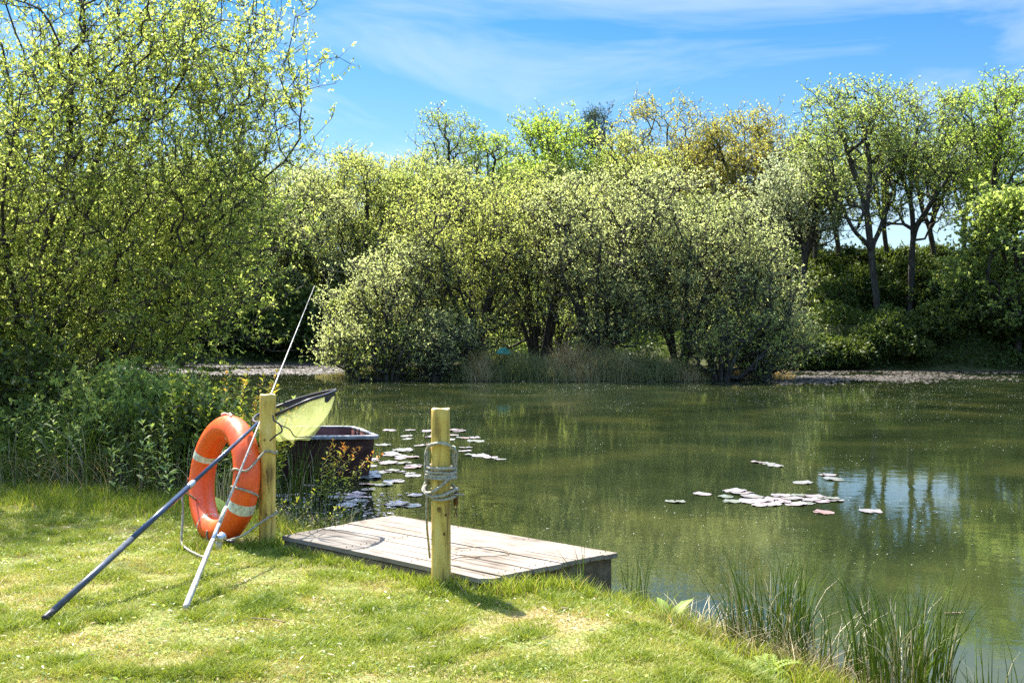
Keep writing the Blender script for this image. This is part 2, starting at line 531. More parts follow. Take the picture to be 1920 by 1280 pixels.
def make_tree(name, label, base, stems, blobs, mat, bark, n=1500, seed=1, seg=.35, bf=.35, r0=.004, rexp=2.3,
              clump=25, csig=.35, twigs=3, tlen=.3, lpt=6, lsize=.05, lasp=.42, up=.4, group=None, cat='tree',
              smin=.05, stem_r=None, droop=0.0, minz=.15, wig=.10, shell=.55, part='crown'):
    rs = np.random.RandomState(seed)
    K = max(4, n // clump)
    C = in_blobs(rs, blobs, K, shell)
    T = C[rs.randint(0, K, n)] + rs.normal(size=(n, 3)) * csig * np.array([1, 1, .8])
    T = T[T[:, 2] > minz + .2 * rs.rand(len(T))]
    # trunk nodes
    cap = 400 + len(T) * 14
    N = np.zeros((cap, 3)); par = np.full(cap, -1, int); plen = np.zeros(cap); cnt = 0
    for st in stems:
        pts = spline(st, 5)
        prev = -1
        for j, p in enumerate(pts):
            N[cnt] = p
            par[cnt] = prev
            if prev >= 0: plen[cnt] = plen[prev] + np.linalg.norm(N[cnt] - N[prev])
            prev = cnt; cnt += 1
    nstem = cnt
    stem_nodes = np.zeros(cap, bool); stem_nodes[:cnt] = True
    ok_attach = np.ones(cap, bool)
    root = np.array([0, 0, 0.])
    for j in range(cnt):
        if N[j][2] < smin: ok_attach[j] = False
    order = np.argsort(np.linalg.norm(T - root, axis=1))
    for i in order:
        t = T[i]
        d = np.linalg.norm(N[:cnt] - t, axis=1)
        cost = d + bf * plen[:cnt] + np.where(ok_attach[:cnt], 0, 50) + np.clip(N[:cnt, 2] - t[2], 0, 9) * .5
        j = int(np.argmin(cost)); dd = d[j]
        if dd < .02: continue
        m = max(1, int(dd / seg + .5)); m = min(m, 9)
        v = t - N[j]; a = N[j].copy()
        prev = j
        off = rs.normal(size=3) * dd * wig
        off[2] += dd * .08 - droop * dd * .1
        for q in range(1, m + 1):
            s = q / m
            p = a + v * s + off * math.sin(math.pi * s) + (rs.normal(size=3) * seg * .06 if q < m else 0)
            if cnt >= cap: break
            N[cnt] = p; par[cnt] = prev; plen[cnt] = plen[prev] + np.linalg.norm(p - N[prev]); prev = cnt; cnt += 1
    N = N[:cnt]; par = par[:cnt]
    re = np.full(cnt, 0.0); main = np.full(cnt, -1); mr = np.zeros(cnt)
    for i in range(cnt - 1, -1, -1):
        if re[i] == 0: re[i] = r0 ** rexp
        p = par[i]
        if p >= 0:
            re[p] += re[i]
            if re[i] > mr[p]: mr[p] = re[i]; main[p] = i
    rad = re ** (1 / rexp)
    if stem_r: rad = rad * (stem_r / rad[:nstem].max()) ** np.clip((np.log(rad / r0)) / np.log(rad.max() / r0), 0, 1)
    has = par >= 0
    c = np.where(has)[0]; p = par[c]
    # rings at nodes
    nd = N[c] - N[p]
    tang = np.zeros_like(N); tang[c] = unit(nd)
    mm = np.where(main >= 0)[0]
    tang[mm] = unit(tang[mm] + unit(N[main[mm]] - N[mm]))
    ed = unit(nd)
    ismain = main[p] == c
    tb = np.where(ismain[:, None], tang[p], ed)
    rb = np.where(ismain, rad[p], np.minimum(rad[p], rad[c] * 1.25))
    rb[p < 0] = rad[c][p < 0]

    def rings(Pc, Tg, r, n_):
        ref = np.array([[.31, .95, .05]]); ref = ref / np.linalg.norm(ref)
        U = unit(np.cross(Tg, np.broadcast_to(ref, Tg.shape))); Wv = np.cross(Tg, U)
        return np.stack([Pc + (U * math.cos(2 * math.pi * k / n_) + Wv * math.sin(2 * math.pi * k / n_)) * r[:, None] for k in range(n_)], 1)
    Vs, Fs, off = [], [], 0
    big = rad[c] > max(.02, r0 * 2.5)
    for sel, n_ in ((big, 8), (~big, 3)):
        if not sel.any(): continue
        A = rings(N[p[sel]], tb[sel], rb[sel], n_)
        Bq = rings(N[c[sel]], tang[c[sel]], rad[c[sel]], n_)
        V = np.concatenate([A, Bq], 1)
        m = len(V)
        bs = (np.arange(m) * 2 * n_)[:, None] + off
        for k in range(n_):
            k2 = (k + 1) % n_
            Fs.append(bs + np.array([[k, k2, n_ + k2, n_ + k]]))
        Vs.append(V.reshape(-1, 3)); off += m * 2 * n_
    # twigs and leaves
    tips = np.where((rad < r0 * 3.2) & (np.arange(cnt) >= nstem))[0]
    tp = np.repeat(tips, twigs)
    dirs = unit(rs.normal(size=(len(tp), 3)) + np.array([0, 0, up]) + tang[tp] * .7)
    ln = tlen * (.4 + .8 * rs.rand(len(tp)))
    A = N[tp]; Bp = A + dirs * ln[:, None]
    V, Fq = branches_np(A, Bp, np.full(len(tp), r0 * .6), np.full(len(tp), r0 * .25), 3)
    Fs.append(Fq + off); Vs.append(V)
    e = empty(name, base)
    tag(e, label, cat, group)
    tr = link("trunk", np_mesh("trunk", np.concatenate(Vs), Fs), bark, e)
    li = np.repeat(np.arange(len(tp)), lpt)
    s = np.where(rs.rand(len(li)) < .6, .82 + .2 * rs.rand(len(li)), rs.rand(len(li)) * .8 + .12)
    P = A[li] + dirs[li] * (ln[li] * s)[:, None]
    D = unit(dirs[li] * .6 + rs.normal(size=(len(li), 3)) * .75)
    L = lsize * (.45 + .95 * rs.rand(len(li))); W = L * lasp * (.8 + .4 * rs.rand(len(li)))
    V, Fq = leaves_np(P, D, L, W, rs)
    bt = rs.rand(len(tp))
    tint = np.clip(.5 * bt[li] + .5 * rs.rand(len(li)), 0, 1)
    cr = link(part, np_mesh(part, V, [Fq], {'tint': np.repeat(tint, 4)}), mat, e, smooth=False)
    return e


def copy_tree(o, loc, rz=0.0, s=1.0, label=None, group=None, sz=None, mats=None):
    c = o.copy(); COL.objects.link(c)
    c.location = loc; c.rotation_euler = (0, 0, rz); c.scale = (s, s, sz or s)
    if label: c['label'] = label
    if group: c['group'] = group
    for ch in o.children:
        d = ch.copy(); COL.objects.link(d); d.parent = c
        if mats and ch.name.split('.')[0] == 'crown':
            d.material_slots[0].link = 'OBJECT'; d.material_slots[0].material = mats
    return c


def G(x, y):
    return float(hgt(np.array([x]), np.array([y]))[0])


def fan(n, h, spread, rs, lean=(0, 0), kink=.25, start=.12):
    out = []
    for i in range(n):
        a = 2 * math.pi * (i + rs.random() * .6) / n
        s = spread * (.5 + .6 * rs.random())
        x, y = math.cos(a), math.sin(a)
        b = (x * start, y * start, -.15)
        out.append([b, (x * s * .25 + rs.uniform(-1, 1) * .1, y * s * .25, h * .3), (x * s * .6 + lean[0] * .5 + rs.uniform(-kink, kink), y * s * .6 + lean[1] * .5 + rs.uniform(-kink, kink), h * .65),
                    (x * s + lean[0], y * s + lean[1], h)])
    return out


rd = random.Random(5)
ORD = "first second third fourth fifth sixth seventh eighth ninth tenth eleventh twelfth thirteenth fourteenth fifteenth sixteenth seventeenth eighteenth nineteenth twentieth".split()


def nth(i):
    if i < 20: return ORD[i]
    return ("twenty-" + ORD[i - 20]) if i < 29 else "thirtieth"


# --- the big near willow on the left bank
bx, by = -4.9, 11.0
rw_ = random.Random(8)
wst = []
for i in range(15):
    a_ = 6.28 * i / 15 + rw_.uniform(-.15, .15); sp_ = rw_.uniform(.7, 2.5); hh_ = rw_.uniform(3.2, 5.6) - sp_ * .35
    c_, s_ = math.cos(a_), math.sin(a_)
    wst.append([(c_ * .14, s_ * .14, -.2), (c_ * (.16 + sp_ * .18), s_ * sp_ * .18, hh_ * .25), (c_ * sp_ * .45 + rw_.uniform(-.15, .15), s_ * sp_ * .42, hh_ * .5),
                (c_ * sp_ * .72 + rw_.uniform(-.15, .15), s_ * sp_ * .65, hh_ * .75), (c_ * sp_, s_ * sp_ * .85, hh_)])
make_tree("willow_tree", "large sparse yellow-green willow with many dark stems, nearest tree, filling the left edge", (bx, by, G(bx, by)), wst,
          [(-.3, 0, 4.0, 2.75, 2.3, 2.7, 5), (.9, -.3, 2.4, 1.6, 1.6, 1.5, 2.4), (1.6, 0, 3.3, 1.35, 1.4, 1.6, 1.5), (-1.6, -.2, 2.2, 2.0, 1.8, 1.8, 2.6), (.2, -.2, 1.5, 1.7, 1.4, .9, 1.1), (-.9, -.5, 1.0, 2.4, 1.2, .8, 1.8), (1.3, -.3, 1.5, 1.2, 1.0, .7, .7)],
          M['lf_willow'], M['bark'], n=12500, seed=3, seg=.2, bf=.16, r0=.0038, clump=18, csig=.27, twigs=3, tlen=.20, lpt=6, shell=.8, lsize=.043, lasp=.40, stem_r=.05, up=.6, rexp=2.15)

# --- willows on the island
isl = [  # px, d, height, spread, blobs (dx,dy,cz,rx,ry,rz,w), n, mat, label
    (735, 29.3, 3.2, 1.7, [(-.4, 0, 1.6, 1.8, 1.3, 1.5, 1), (.4, .2, 2.4, 1.4, 1.2, 1.3, .8), (-.9, -.4, .7, 1.2, 1.0, .7, .35)], 3400, 'lf_sallow', "low rounded sallow at the left end of the island"),
    (885, 30.2, 4.4, 2.1, [(-.3, .1, 3.4, 2.3, 1.6, 1.9, 1.6), (.2, -.3, 2.0, 2.1, 1.4, 1.6, 1), (-.5, -.8, .9, 1.7, 1.0, .7, .3)], 5000, 'lf_yellow', "yellow-green topped willow on the island behind the small green tarpaulin"),
    (1010, 31.4, 4.9, 1.9, [(0, 0, 3.9, 2.3, 1.5, 1.7, 1)], 3000, 'lf_yellow', "tall yellow-green willow at the back middle of the island"),
    (1125, 29.6, 4.2, 2.2, [(0, 0, 3.5, 2.3, 1.6, 1.9, 1.6), (.2, -.3, 2.2, 2.0, 1.4, 1.5, 1), (.3, -.8, 1.0, 1.6, .9, .7, .25)], 5000, 'lf_sallow', "grey-green multi-stemmed willow in the middle of the island"),
    (1275, 29.8, 4.4, 2.1, [(0, 0, 3.6, 2.2, 1.6, 1.9, 1.6), (.5, -.3, 2.1, 2.0, 1.4, 1.5, 1), (.6, -.8, .9, 1.6, .9, .7, .25)], 5000, 'lf_sallow', "pale grey-green willow with a thick leaning trunk on the right part of the island"),
    (1405, 29.6, 3.0, 1.8, [(.15, 0, 1.9, 1.6, 1.4, 1.8, 1), (-.2, 0, 3.2, 1.3, 1.2, 1.2, .6), (.7, -.3, .8, 1.2, 1.0, .8, .3)], 3600, 'lf_sallow', "drooping sallow at the right end of the island over the water"),
    (660, 29.6, 2.0, 1.0, [(.2, 0, 1.3, 1.0, .9, 1.2, 1)], 1100, 'lf_yellow', "small yellow-green sallow at the far left tip of the island"),
    (815, 28.3, 1.7, .9, [(0, 0, .9, 1.1, .8, .9, 1)], 1000, 'lf_sallow', "low sallow bush hanging to the water, left of the tarpaulin"),
    (1350, 28.2, 1.9, 1.0, [(.2, 0, 1.0, 1.4, .8, 1.1, 1)], 800, 'lf_yellow', "low sallow bush hanging to the water at the right front of the island"),
    (735, 28.2, 1.5, .9, [(0, 0, .75, 1.5, .7, .8, 1)], 700, 'lf_yellow', "low sallow twigs trailing in the water at the island's left front"),
    (1435, 28.9, 1.8, .9, [(0, 0, .8, 1.3, .7, .9, 1)], 600, 'lf_yellow', "low sallow twigs trailing in the water at the island's right tip"),
    (1050, 32.6, 3.2, 1.6, [(0, 0, 1.7, 3.2, .8, 1.6, 1)], 2600, 'lf_mid', "shaded green willow along the back of the island between the trunks"),
]
for i, (px, d, h, spd, bl, n_, mt, lb) in enumerate(isl):
    x = (px - 960) * d / F
    make_tree("willow_tree", lb, (x, d, G(x, d)), fan(11, h * .78, spd * 1.0, rd, (0, 0), .3), bl, M[mt], M['bark'], n=int(n_ * .72), seed=20 + i, seg=.3, bf=.18, r0=.0085, shell=1.0, rexp=2.1,
              clump=9, csig=.16, twigs=2, tlen=.27, lpt=7, lsize=.048, lasp=.55, stem_r=.085, up=.7, group="willows on the island", minz=.05)


def trunk1(h, lean=(0, 0), forks=3, sp=1.0, rs=rd, zf=.45):
    t = [(0, 0, -.2), (lean[0] * .15 + rs.uniform(-.15, .15), lean[1] * .2, h * .18), (lean[0] * .45 + rs.uniform(-.2, .2), lean[1] * .4, h * .36), (lean[0] * .7, lean[1] * .6, h * zf)]
    st = [t + [(lean[0], lean[1], h * .8)]]
    for i in range(forks):
        a = 2 * math.pi * (i + rs.random() * .7) / forks
        p0 = t[2]
        st.append(t[:3] + [(p0[0] + math.cos(a) * sp * .4, p0[1] + math.sin(a) * sp * .4, h * (zf + .06)), (lean[0] * .9 + math.cos(a) * sp, lean[1] + math.sin(a) * sp, h * .74)])
    return st


def bank_tree(px, d, top, wpx, label, mat, n, seed, name="tree", lean=(0, 0), dens=1.0, zbot=None, forks=3, bark='bark', group=None, lsize=.10, clump=20, cs=.3, stem_r=.11, blobs=None, lasp=.6, part='crown', csig=None, lpt=3, nb=13, stems=None):
    """tree given where it stands (photo column and distance), the height of its top and its width"""
    x = (px - 960) * d / F; z = G(x, d)
    H = CAM_H - (top - 609) * d / F - z
    rx = wpx * d / F / 2
    zb = zbot if zbot is not None else H * .3
    if blobs is None:
        cz = (H + zb) / 2; rz = (H - zb) / 2
        rb2 = random.Random(seed * 7 + 1)
        blobs = [(lean[0], lean[1], cz, rx * .55, rx * .55, rz * .75, 1.1)]
        for i in range(nb):
            a_ = 6.28 * i * .618 + rb2.uniform(-.3, .3); zz_ = -.85 + 1.75 * (i + .5) / nb
            q_ = math.sqrt(max(.05, 1 - zz_ * zz_)) * rx * .78
            k_ = rb2.uniform(.28, .46)
            blobs.append((lean[0] * (.8 + .2 * zz_) + math.cos(a_) * q_, lean[1] + math.sin(a_) * q_, cz + zz_ * rz * .82, rx * k_, rx * k_, rx * k_ * .8, .45))
    return make_tree(name, label, (x, d, z), stems or trunk1(H, lean, forks, rx * .5), blobs, M[mat], M[bark], n=int(n * .66), seed=seed, seg=.45, bf=.22, r0=.010, shell=.9, rexp=2.15,
                     clump=clump, csig=csig or cs, twigs=3, tlen=.34, lpt=lpt + 3, lsize=lsize * .68, lasp=lasp, stem_r=stem_r, up=.45, group=group, smin=H * .18, part=part)


# --- trees on the far shore, left of the island
gL = "trees crowding the far left shore"
tA = bank_tree(470, 43, 300, 210, "dull green willow hanging over dark water behind the left willow", 'lf_mid', 3600, 40, zbot=.6, group=gL, name="willow_tree")
tB = bank_tree(590, 44, 285, 190, "light green willow on the far shore just above the fishing rod tip", 'lf_sallow', 3600, 41, zbot=.7, group=gL, name="willow_tree")
tC = bank_tree(690, 45, 262, 210, "yellow-olive thicket tree on the skyline left of the island", 'lf_yellow', 3600, 42, zbot=.8, group=gL, name="thicket_tree")
# --- skyline behind the island
gB = "trees on the skyline behind the island"
tD = bank_tree(842, 50, 182, 130, "tall thin airy tree on the skyline with sky showing through", 'lf_mid', 1500, 43, zbot=2.5, group=gB, clump=12, csig=.35)
tE = bank_tree(915, 49, 215, 90, "short airy light green tree beside the thin skyline tree", 'lf_bright', 1300, 44, zbot=2.0, group=gB, clump=12)
tF = bank_tree(1040, 48, 186, 210, "dense bright green sycamore on the skyline behind the island", 'lf_bright', 4600, 45, zbot=2.0, group=gB, name="sycamore_tree", lasp=.9, clump=26, cs=.42)
tG = bank_tree(1250, 48, 168, 200, "bronze-tinged oak with visible branches on the skyline", 'lf_bronze', 3300, 46, zbot=1.8, group=gB, name="oak_tree", clump=18)
tH = bank_tree(1395, 47, 196, 190, "yellow-brown leaved oak on the skyline left of the tall right-hand trees", 'lf_bronze', 3300, 47, zbot=1.6, group=gB, name="oak_tree", clump=20, cs=.38)
# --- right-hand bank
gR = "tall trees on the right bank"


def lp(bpx, d, L):
    """stem through photo columns/rows at distance d, relative to the tree's base"""
    x0 = (bpx - 960) * d / F; z0 = G(x0, d)
    return [((px - 960) * d / F - x0, dy, CAM_H - (py - 609) * d / F - z0) for px, py, dy in L]


stJ = [lp(1652, 37.2, [(1652, 600, 0), (1637, 480, 0), (1629, 395, .1), (1600, 307, .1), (1567, 209, 0)]), lp(1652, 37.2, [(1652, 600, 0), (1640, 490, 0), (1628, 460, -.1), (1598, 432, -.3), (1570, 380, -.4)]),
       lp(1652, 37.2, [(1652, 600, 0), (1637, 480, 0), (1630, 395, .1), (1640, 300, .4), (1615, 180, .5)]), lp(1652, 37.2, [(1652, 600, 0), (1638, 480, 0), (1660, 425, .3), (1690, 350, .6)])]
stK = [lp(1700, 37.8, [(1700, 595, 0), (1705, 451, 0), (1700, 369, 0), (1706, 290, 0), (1720, 190, 0)]), lp(1700, 37.8, [(1700, 595, 0), (1705, 451, 0), (1700, 380, 0), (1676, 307, .2), (1640, 235, .3)]),
       lp(1700, 37.8, [(1700, 595, 0), (1705, 451, 0), (1722, 400, -.3), (1765, 330, -.5)])]
tI = bank_tree(1500, 39, 285, 170, "silvery willow between the island and the tall right bank trees", 'lf_silver', 2100, 48, zbot=2.8, group=gR, name="willow_tree")
tJ = bank_tree(1648, 37.2, 135, 210, "tall alder with a dark leaning forked trunk standing on the bank ledge", 'lf_mid', 2000, 49, lean=(-1.0, .2), zbot=2.9, group=gR, name="alder_tree", clump=12, stem_r=.11, stems=stJ, nb=26)
tK = bank_tree(1706, 37.8, 150, 190, "tall straight dark-trunked alder right of the leaning one", 'lf_mid', 1900, 50, lean=(.35, .2), zbot=3.0, group=gR, name="alder_tree", clump=12, stem_r=.095, stems=stK, nb=24)
tL = bank_tree(1862, 38.5, 108, 200, "tallest tree at the right edge with upright leafy branches", 'lf_bright', 2600, 51, zbot=2.6, group=gR, clump=20)
tM = bank_tree(1905, 34.8, 330, 210, "sycamore with large sunlit leaves hanging over the bank at the right edge", 'lf_mid', 2400, 52, zbot=.6, group=gR, name="sycamore_tree", lasp=.95, lsize=.14, clump=22, cs=.35, stem_r=.12)
for (px, d, top, wd, lb, mt, n_, zb) in [
    (1528, 41.5, 330, 110, "slender tree with ivy-dark stem at the left end of the upper bank", 'lf_mid', 700, 3.4),
    (1572, 41.5, 240, 120, "dark single-stemmed tree on the upper bank behind the leaning alder", 'lf_mid', 900, 3.6),
    (1667, 42, 250, 110, "thin tree on the upper bank seen between the two alders", 'lf_bright', 700, 3.6),
    (1745, 42, 270, 130, "slim leaning tree on the upper bank right of the alders", 'lf_mid', 700, 3.4),
    (1800, 41, 230, 140, "twin slim tree on the upper bank under the tallest tree", 'lf_bright', 900, 3.2)]:
    bank_tree(px, d, top, wd, lb, mt, int(n_ * .7), 60 + px, zbot=zb, group="slim trees along the upper right bank", clump=12, stem_r=.09, lean=(rd.uniform(-.5, .5), 0))
# --- pine peeking over
x = (1108 - 960) * 52 / F
z = G(x, 52); Hp = CAM_H + (609 - 202) * 52 / F - z
make_tree("pine_tree", "dark pine tip just showing behind the bright green sycamore", (x, 52, z), [[(0, 0, -.2), (0, .05, Hp * .4), (0, 0, Hp * .98)]],
          [(0, 0, Hp * .85, .55, .5, Hp * .13, 1), (0, 0, Hp * .66, 1.1, 1.0, Hp * .16, 1.4)], M['lf_pine'], M['bark'], n=500, seed=90, seg=.4, r0=.01, twigs=3, tlen=.35, lpt=9, lsize=.16, lasp=.16, stem_r=.12, up=.9)
# --- second row filling the wood (copies)
fill = [(tA, 330, 44, 1.0), (tB, 520, 50, 1.05), (tC, 400, 50, 1.0), (tC, 615, 52, 1.02), (tA, 760, 47, 1.03), (tB, 865, 47, 1.0), (tA, 960, 46, 1.0), (tB, 1080, 46, 1.02), (tC, 1190, 45, .98), (tC, 800, 49, 1.0),
        (tH, 1320, 52, .95), (tA, 1300, 43, .66), (tG, 1160, 54, .92), (tF, 965, 54, .88), (tC, 730, 53, 1.0), (tH, 1460, 45, .80), (tA, 180, 42, 1.0), (tB, 20, 42, 1.0), (tB, -60, 36, .9), (tC, 100, 33, .75), (tA, 230, 46, 1.0), (tB, 300, 49, 1.1), (tC, -20, 24, .55), (tA, 40, 20, .42), (tB, -120, 15, .34), (tB, 175, 17.5, .22), (tA, 60, 16, .22)]
fill.sort(key=lambda f: f[1])
for i, (src, px, d, s) in enumerate(fill):
    x = (px - 960) * d / F
    copy_tree(src, (x, d, G(x, d)), rz=rd.uniform(0, 6.28), s=s, label="partly hidden tree, %s from the left among those filling the wood behind" % nth(i), group="second row trees filling the wood")
# bushes
bush0 = make_tree("bush", "dark green bush low on the far bank", (0, 0, 0), fan(6, .8, .7, rd), [(0, 0, .65, 1.0, .8, .6, 1)], M['lf_dark'], M['bark'], n=700, seed=70, seg=.3, r0=.006, clump=14, csig=.16, twigs=3, tlen=.25, lpt=6, lsize=.10, lasp=.6, stem_r=.03, minz=0, cat='bush', group="bushes along the far banks")
bush1 = make_tree("bush", "mid green bush low on the far bank", (0, 0, 0), fan(6, 1.0, .8, rd), [(0, 0, .8, .9, .8, .75, 1), (.5, 0, .5, .7, .6, .4, .5)], M['lf_mid'], M['bark'], n=800, seed=71, seg=.3, r0=.006, clump=12, csig=.18, twigs=3, tlen=.28, lpt=6, lsize=.09, lasp=.5, stem_r=.03, minz=0, cat='bush', group="bushes along the far banks")
spots = []
for px in range(1470, 1960, 34):
    spots.append((px + rd.uniform(-12, 12), 34.9 + rd.uniform(-.2, .3), 0, rd.uniform(.68, .88), "dark bush just above the waterline at right"))
for px in range(1455, 1960, 36):
    spots.append((px + rd.uniform(-12, 12), 38.8 + rd.uniform(-.5, .6), 0, rd.uniform(.75, 1.0), "leafy bush on the ledge behind the alder trunks"))
for px in range(1440, 1960, 36):
    spots.append((px + rd.uniform(-12, 12), 42.5 + rd.uniform(-.5, .6), 0, rd.uniform(.85, .98), "bush in the hedge topping the right bank"))
for px in range(330, 720, 36):
    spots.append((px + rd.uniform(-12, 12), 42.0 + rd.uniform(-.3, .5), 0, rd.uniform(1.1, 1.6), "dark bush overhanging the far left shore"))
for px in range(330, 1500, 60):
    spots.append((px + rd.uniform(-12, 12), 46.0 + rd.uniform(-.5, 1.5), rd.choice([0, 1]), rd.uniform(1.6, 2.4), "bush in the wood behind the island"))
used = set()
spots.sort(key=lambda q: q[0])
seen_n = {}
spots2 = []
for (px, d, k, s, lb) in spots:
    i_ = seen_n.get(lb, 0); seen_n[lb] = i_ + 1
    spots2.append((px, d, k, s, lb + ", %s from the left" % nth(i_), lb + " row"))
for (px, d, k, s, lb, gp) in spots2:
    src = (bush0, bush1)[k]
    x = (px - 960) * d / F
    loc = (x, d, G(x, d) - .05)
    if k not in used:
        used.add(k); src.location = loc; src.scale = (s, s, s); src['label'] = lb; src['group'] = gp
    else:
        copy_tree(src, loc, rd.uniform(0, 6.28), s, lb, gp, sz=s * rd.uniform(.85, 1.1))


# ------------------------------------------------------------------ blades (grass, sedge, reeds, rushes)
def blades_np(P, H, W, lean, rs, segs=2):
    """P base points, H height, W width, lean (n,2) tip offset; returns verts, faces"""
    n = len(P)
    a = rs.rand(n) * 6.283
    S = np.stack([np.cos(a), np.sin(a), np.zeros(n)], 1)
    V = np.empty((n, 2 * segs + 1, 3))
    for k in range(segs):
        t = k / segs
        c = P.copy(); c[:, :2] += lean * (t ** 2)[..., None] if False else lean * t * t
        c[:, 2] += H * (t - .12 * t * t)
        wv = (W * (1 - .45 * t))[:, None]
        V[:, 2 * k] = c - S * wv * .5; V[:, 2 * k + 1] = c + S * wv * .5
    c = P.copy(); c[:, :2] += lean; c[:, 2] += H * .88
    V[:, 2 * segs] = c
    m = 2 * segs + 1
    b = (np.arange(n) * m)[:, None]
    Fs = [b + np.array([[2 * k, 2 * k + 1, 2 * k + 3, 2 * k + 2]]) for k in range(segs - 1)]
    tri = b + np.array([[2 * segs - 2, 2 * segs - 1, 2 * segs]])
    return V.reshape(-1, 3), Fs + [tri], m


def blade_obj(name, P, H, W, lean, tint, mat, rs, segs=2):
    V, Fs, m = blades_np(P, H, W, lean, rs, segs)
    return link(name, np_mesh(name, V, Fs, {'tint': np.repeat(tint, m)}), M[mat], None, smooth=False)


# dock corners (plan)
DK = [np.array(p) for p in [(-1.300, 6.06), (-.124, 5.02), (.548, 5.60), (-.730, 6.70)]]


def in_dock(x, y):
    r = np.ones(np.shape(x), bool)
    for i in range(4):
        a, b = DK[i], DK[(i + 1) % 4]
        r &= ((b[0] - a[0]) * (y - a[1]) - (b[1] - a[1]) * (x - a[0])) > -.005
    return r


rs = np.random.RandomState(11)


def dry(x, y):
    """bare, dry patches of the lawn"""
    d = .45 * vnoise(x, y, 1.3, 3, 13) + .55 * vnoise(x, y, 4.5, 3, 17)
    d = d + .11 * np.exp(-(((x + .95) / .55) ** 2 + ((y - 5.45) / .35) ** 2)) - .02 * np.exp(-(((x - .1) / .35) ** 2 + ((y - 4.75) / .25) ** 2)) + .12 * np.exp(-(((x + 2.25) / .35) ** 2 + ((y - 4.9) / .2) ** 2)) \
        + .12 * np.exp(-(((x + 1.6) / .5) ** 2 + ((y - 6.2) / .2) ** 2))
    return d


n_ = 800000
u = rs.rand(n_)
y = 3.2 + 6.3 * u ** 1.25
x = (rs.rand(n_) - .5) * 1.12 * y
keep = x < 2.4
x, y = x[keep], y[keep]
ex = rs.rand(60000, 2) * np.array([9, 8.5]) + np.array([-6.5, 1.5])
x = np.concatenate([x, ex[:, 0]]); y = np.concatenate([y, ex[:, 1]])
sd = pond_sd(x, y)
dr = dry(x, y)
keep = (sd > .05) & ~in_dock(x, y) & (rs.rand(len(x)) > sm(.58, .74, dr) * .45)
x, y, sd, dr = x[keep], y[keep], sd[keep], dr[keep]
z = hgt(x, y)
tuft = sm(.55, .72, vnoise(x, y, 7, 2, 21))
H = (.012 + .015 * rs.rand(len(x))) * (1 + 1.1 * tuft) * (1 - .45 * sm(.5, .65, dr))
lean = rs.normal(size=(len(x), 2)) * (H * .75)[:, None]
tint = .36 + .38 * sm(.46, .70, dr) + rs.normal(size=len(x)) * .16 - .16 * tuft + (vnoise(x, y, 6, 3, 2) - .5) * .7
tint = np.clip(tint, 0, 1)
g = blade_obj("lawn_grass", np.stack([x, y, z - .003], 1), H, .0024 + .002 * rs.rand(len(x)), lean, tint, 'grass', rs)
tag(g, "short sunlit lawn grass with dry straw coloured patches", "grass", kind='stuff')

# lawn weeds, clover and fallen bits
q_ = rs.rand(26000, 2) * np.array([6.5, 5.8]) + np.array([-4.3, 3.2])
k = (pond_sd(q_[:, 0], q_[:, 1]) > .08) & ~in_dock(q_[:, 0], q_[:, 1]) & (vnoise(q_[:, 0], q_[:, 1], 3.1, 3, 41) > .53)
q_ = q_[k]
Q = np.column_stack([q_, hgt(q_[:, 0], q_[:, 1]) + .004 + .012 * rs.rand(len(q_))])
V, Fq = leaves_np(Q, rs.normal(size=(len(Q), 3)) * np.array([1, 1, .25]) + np.array([0, 0, .2]), .010 + .016 * rs.rand(len(Q)), .006 + .007 * rs.rand(len(Q)), rs, upbias=2.0)
o = link("lawn_weeds", np_mesh("lawn_weeds", V, [Fq], {'tint': np.repeat(rs.rand(len(Q)) * .6, 4)}), M['lf_herb'], None, smooth=False)
tag(o, "small clover and weed leaves scattered through the lawn", "lawn weeds", kind='stuff')
q_ = rs.rand(5200, 2) * np.array([6.5, 5.8]) + np.array([-4.3, 3.2])
k = (pond_sd(q_[:, 0], q_[:, 1]) > .05) & ~in_dock(q_[:, 0], q_[:, 1])
q_ = q_[k]
Q = np.column_stack([q_, hgt(q_[:, 0], q_[:, 1]) + .012 + .014 * rs.rand(len(q_))])
V, Fq = leaves_np(Q, rs.normal(size=(len(Q), 3)) * np.array([1, 1, .15]), .012 + .03 * rs.rand(len(Q)), .002 + .007 * rs.rand(len(Q)), rs, upbias=2.0)
o = link("lawn_litter", np_mesh("lawn_litter", V, [Fq], {'tint': np.repeat(rs.rand(len(Q)), 4)}), M['straw'], None, smooth=False)
tag(o, "dead straws and brown leaf bits lying in the lawn", "leaf litter", kind='stuff')

# longer fringe grass
pts = []


def ring_pts(cx, cy, r, n, sx=1.0, sy=1.0):
    a = rs.rand(n) * 6.283; q = r * np.sqrt(rs.rand(n))
    return np.stack([cx + np.cos(a) * q * sx, cy + np.sin(a) * q * sy], 1)


def seg_pts(a, b, wd, n):
    t = rs.rand(n)[:, None]
    return np.array(a) * (1 - t) + np.array(b) * t + rs.normal(size=(n, 2)) * wd


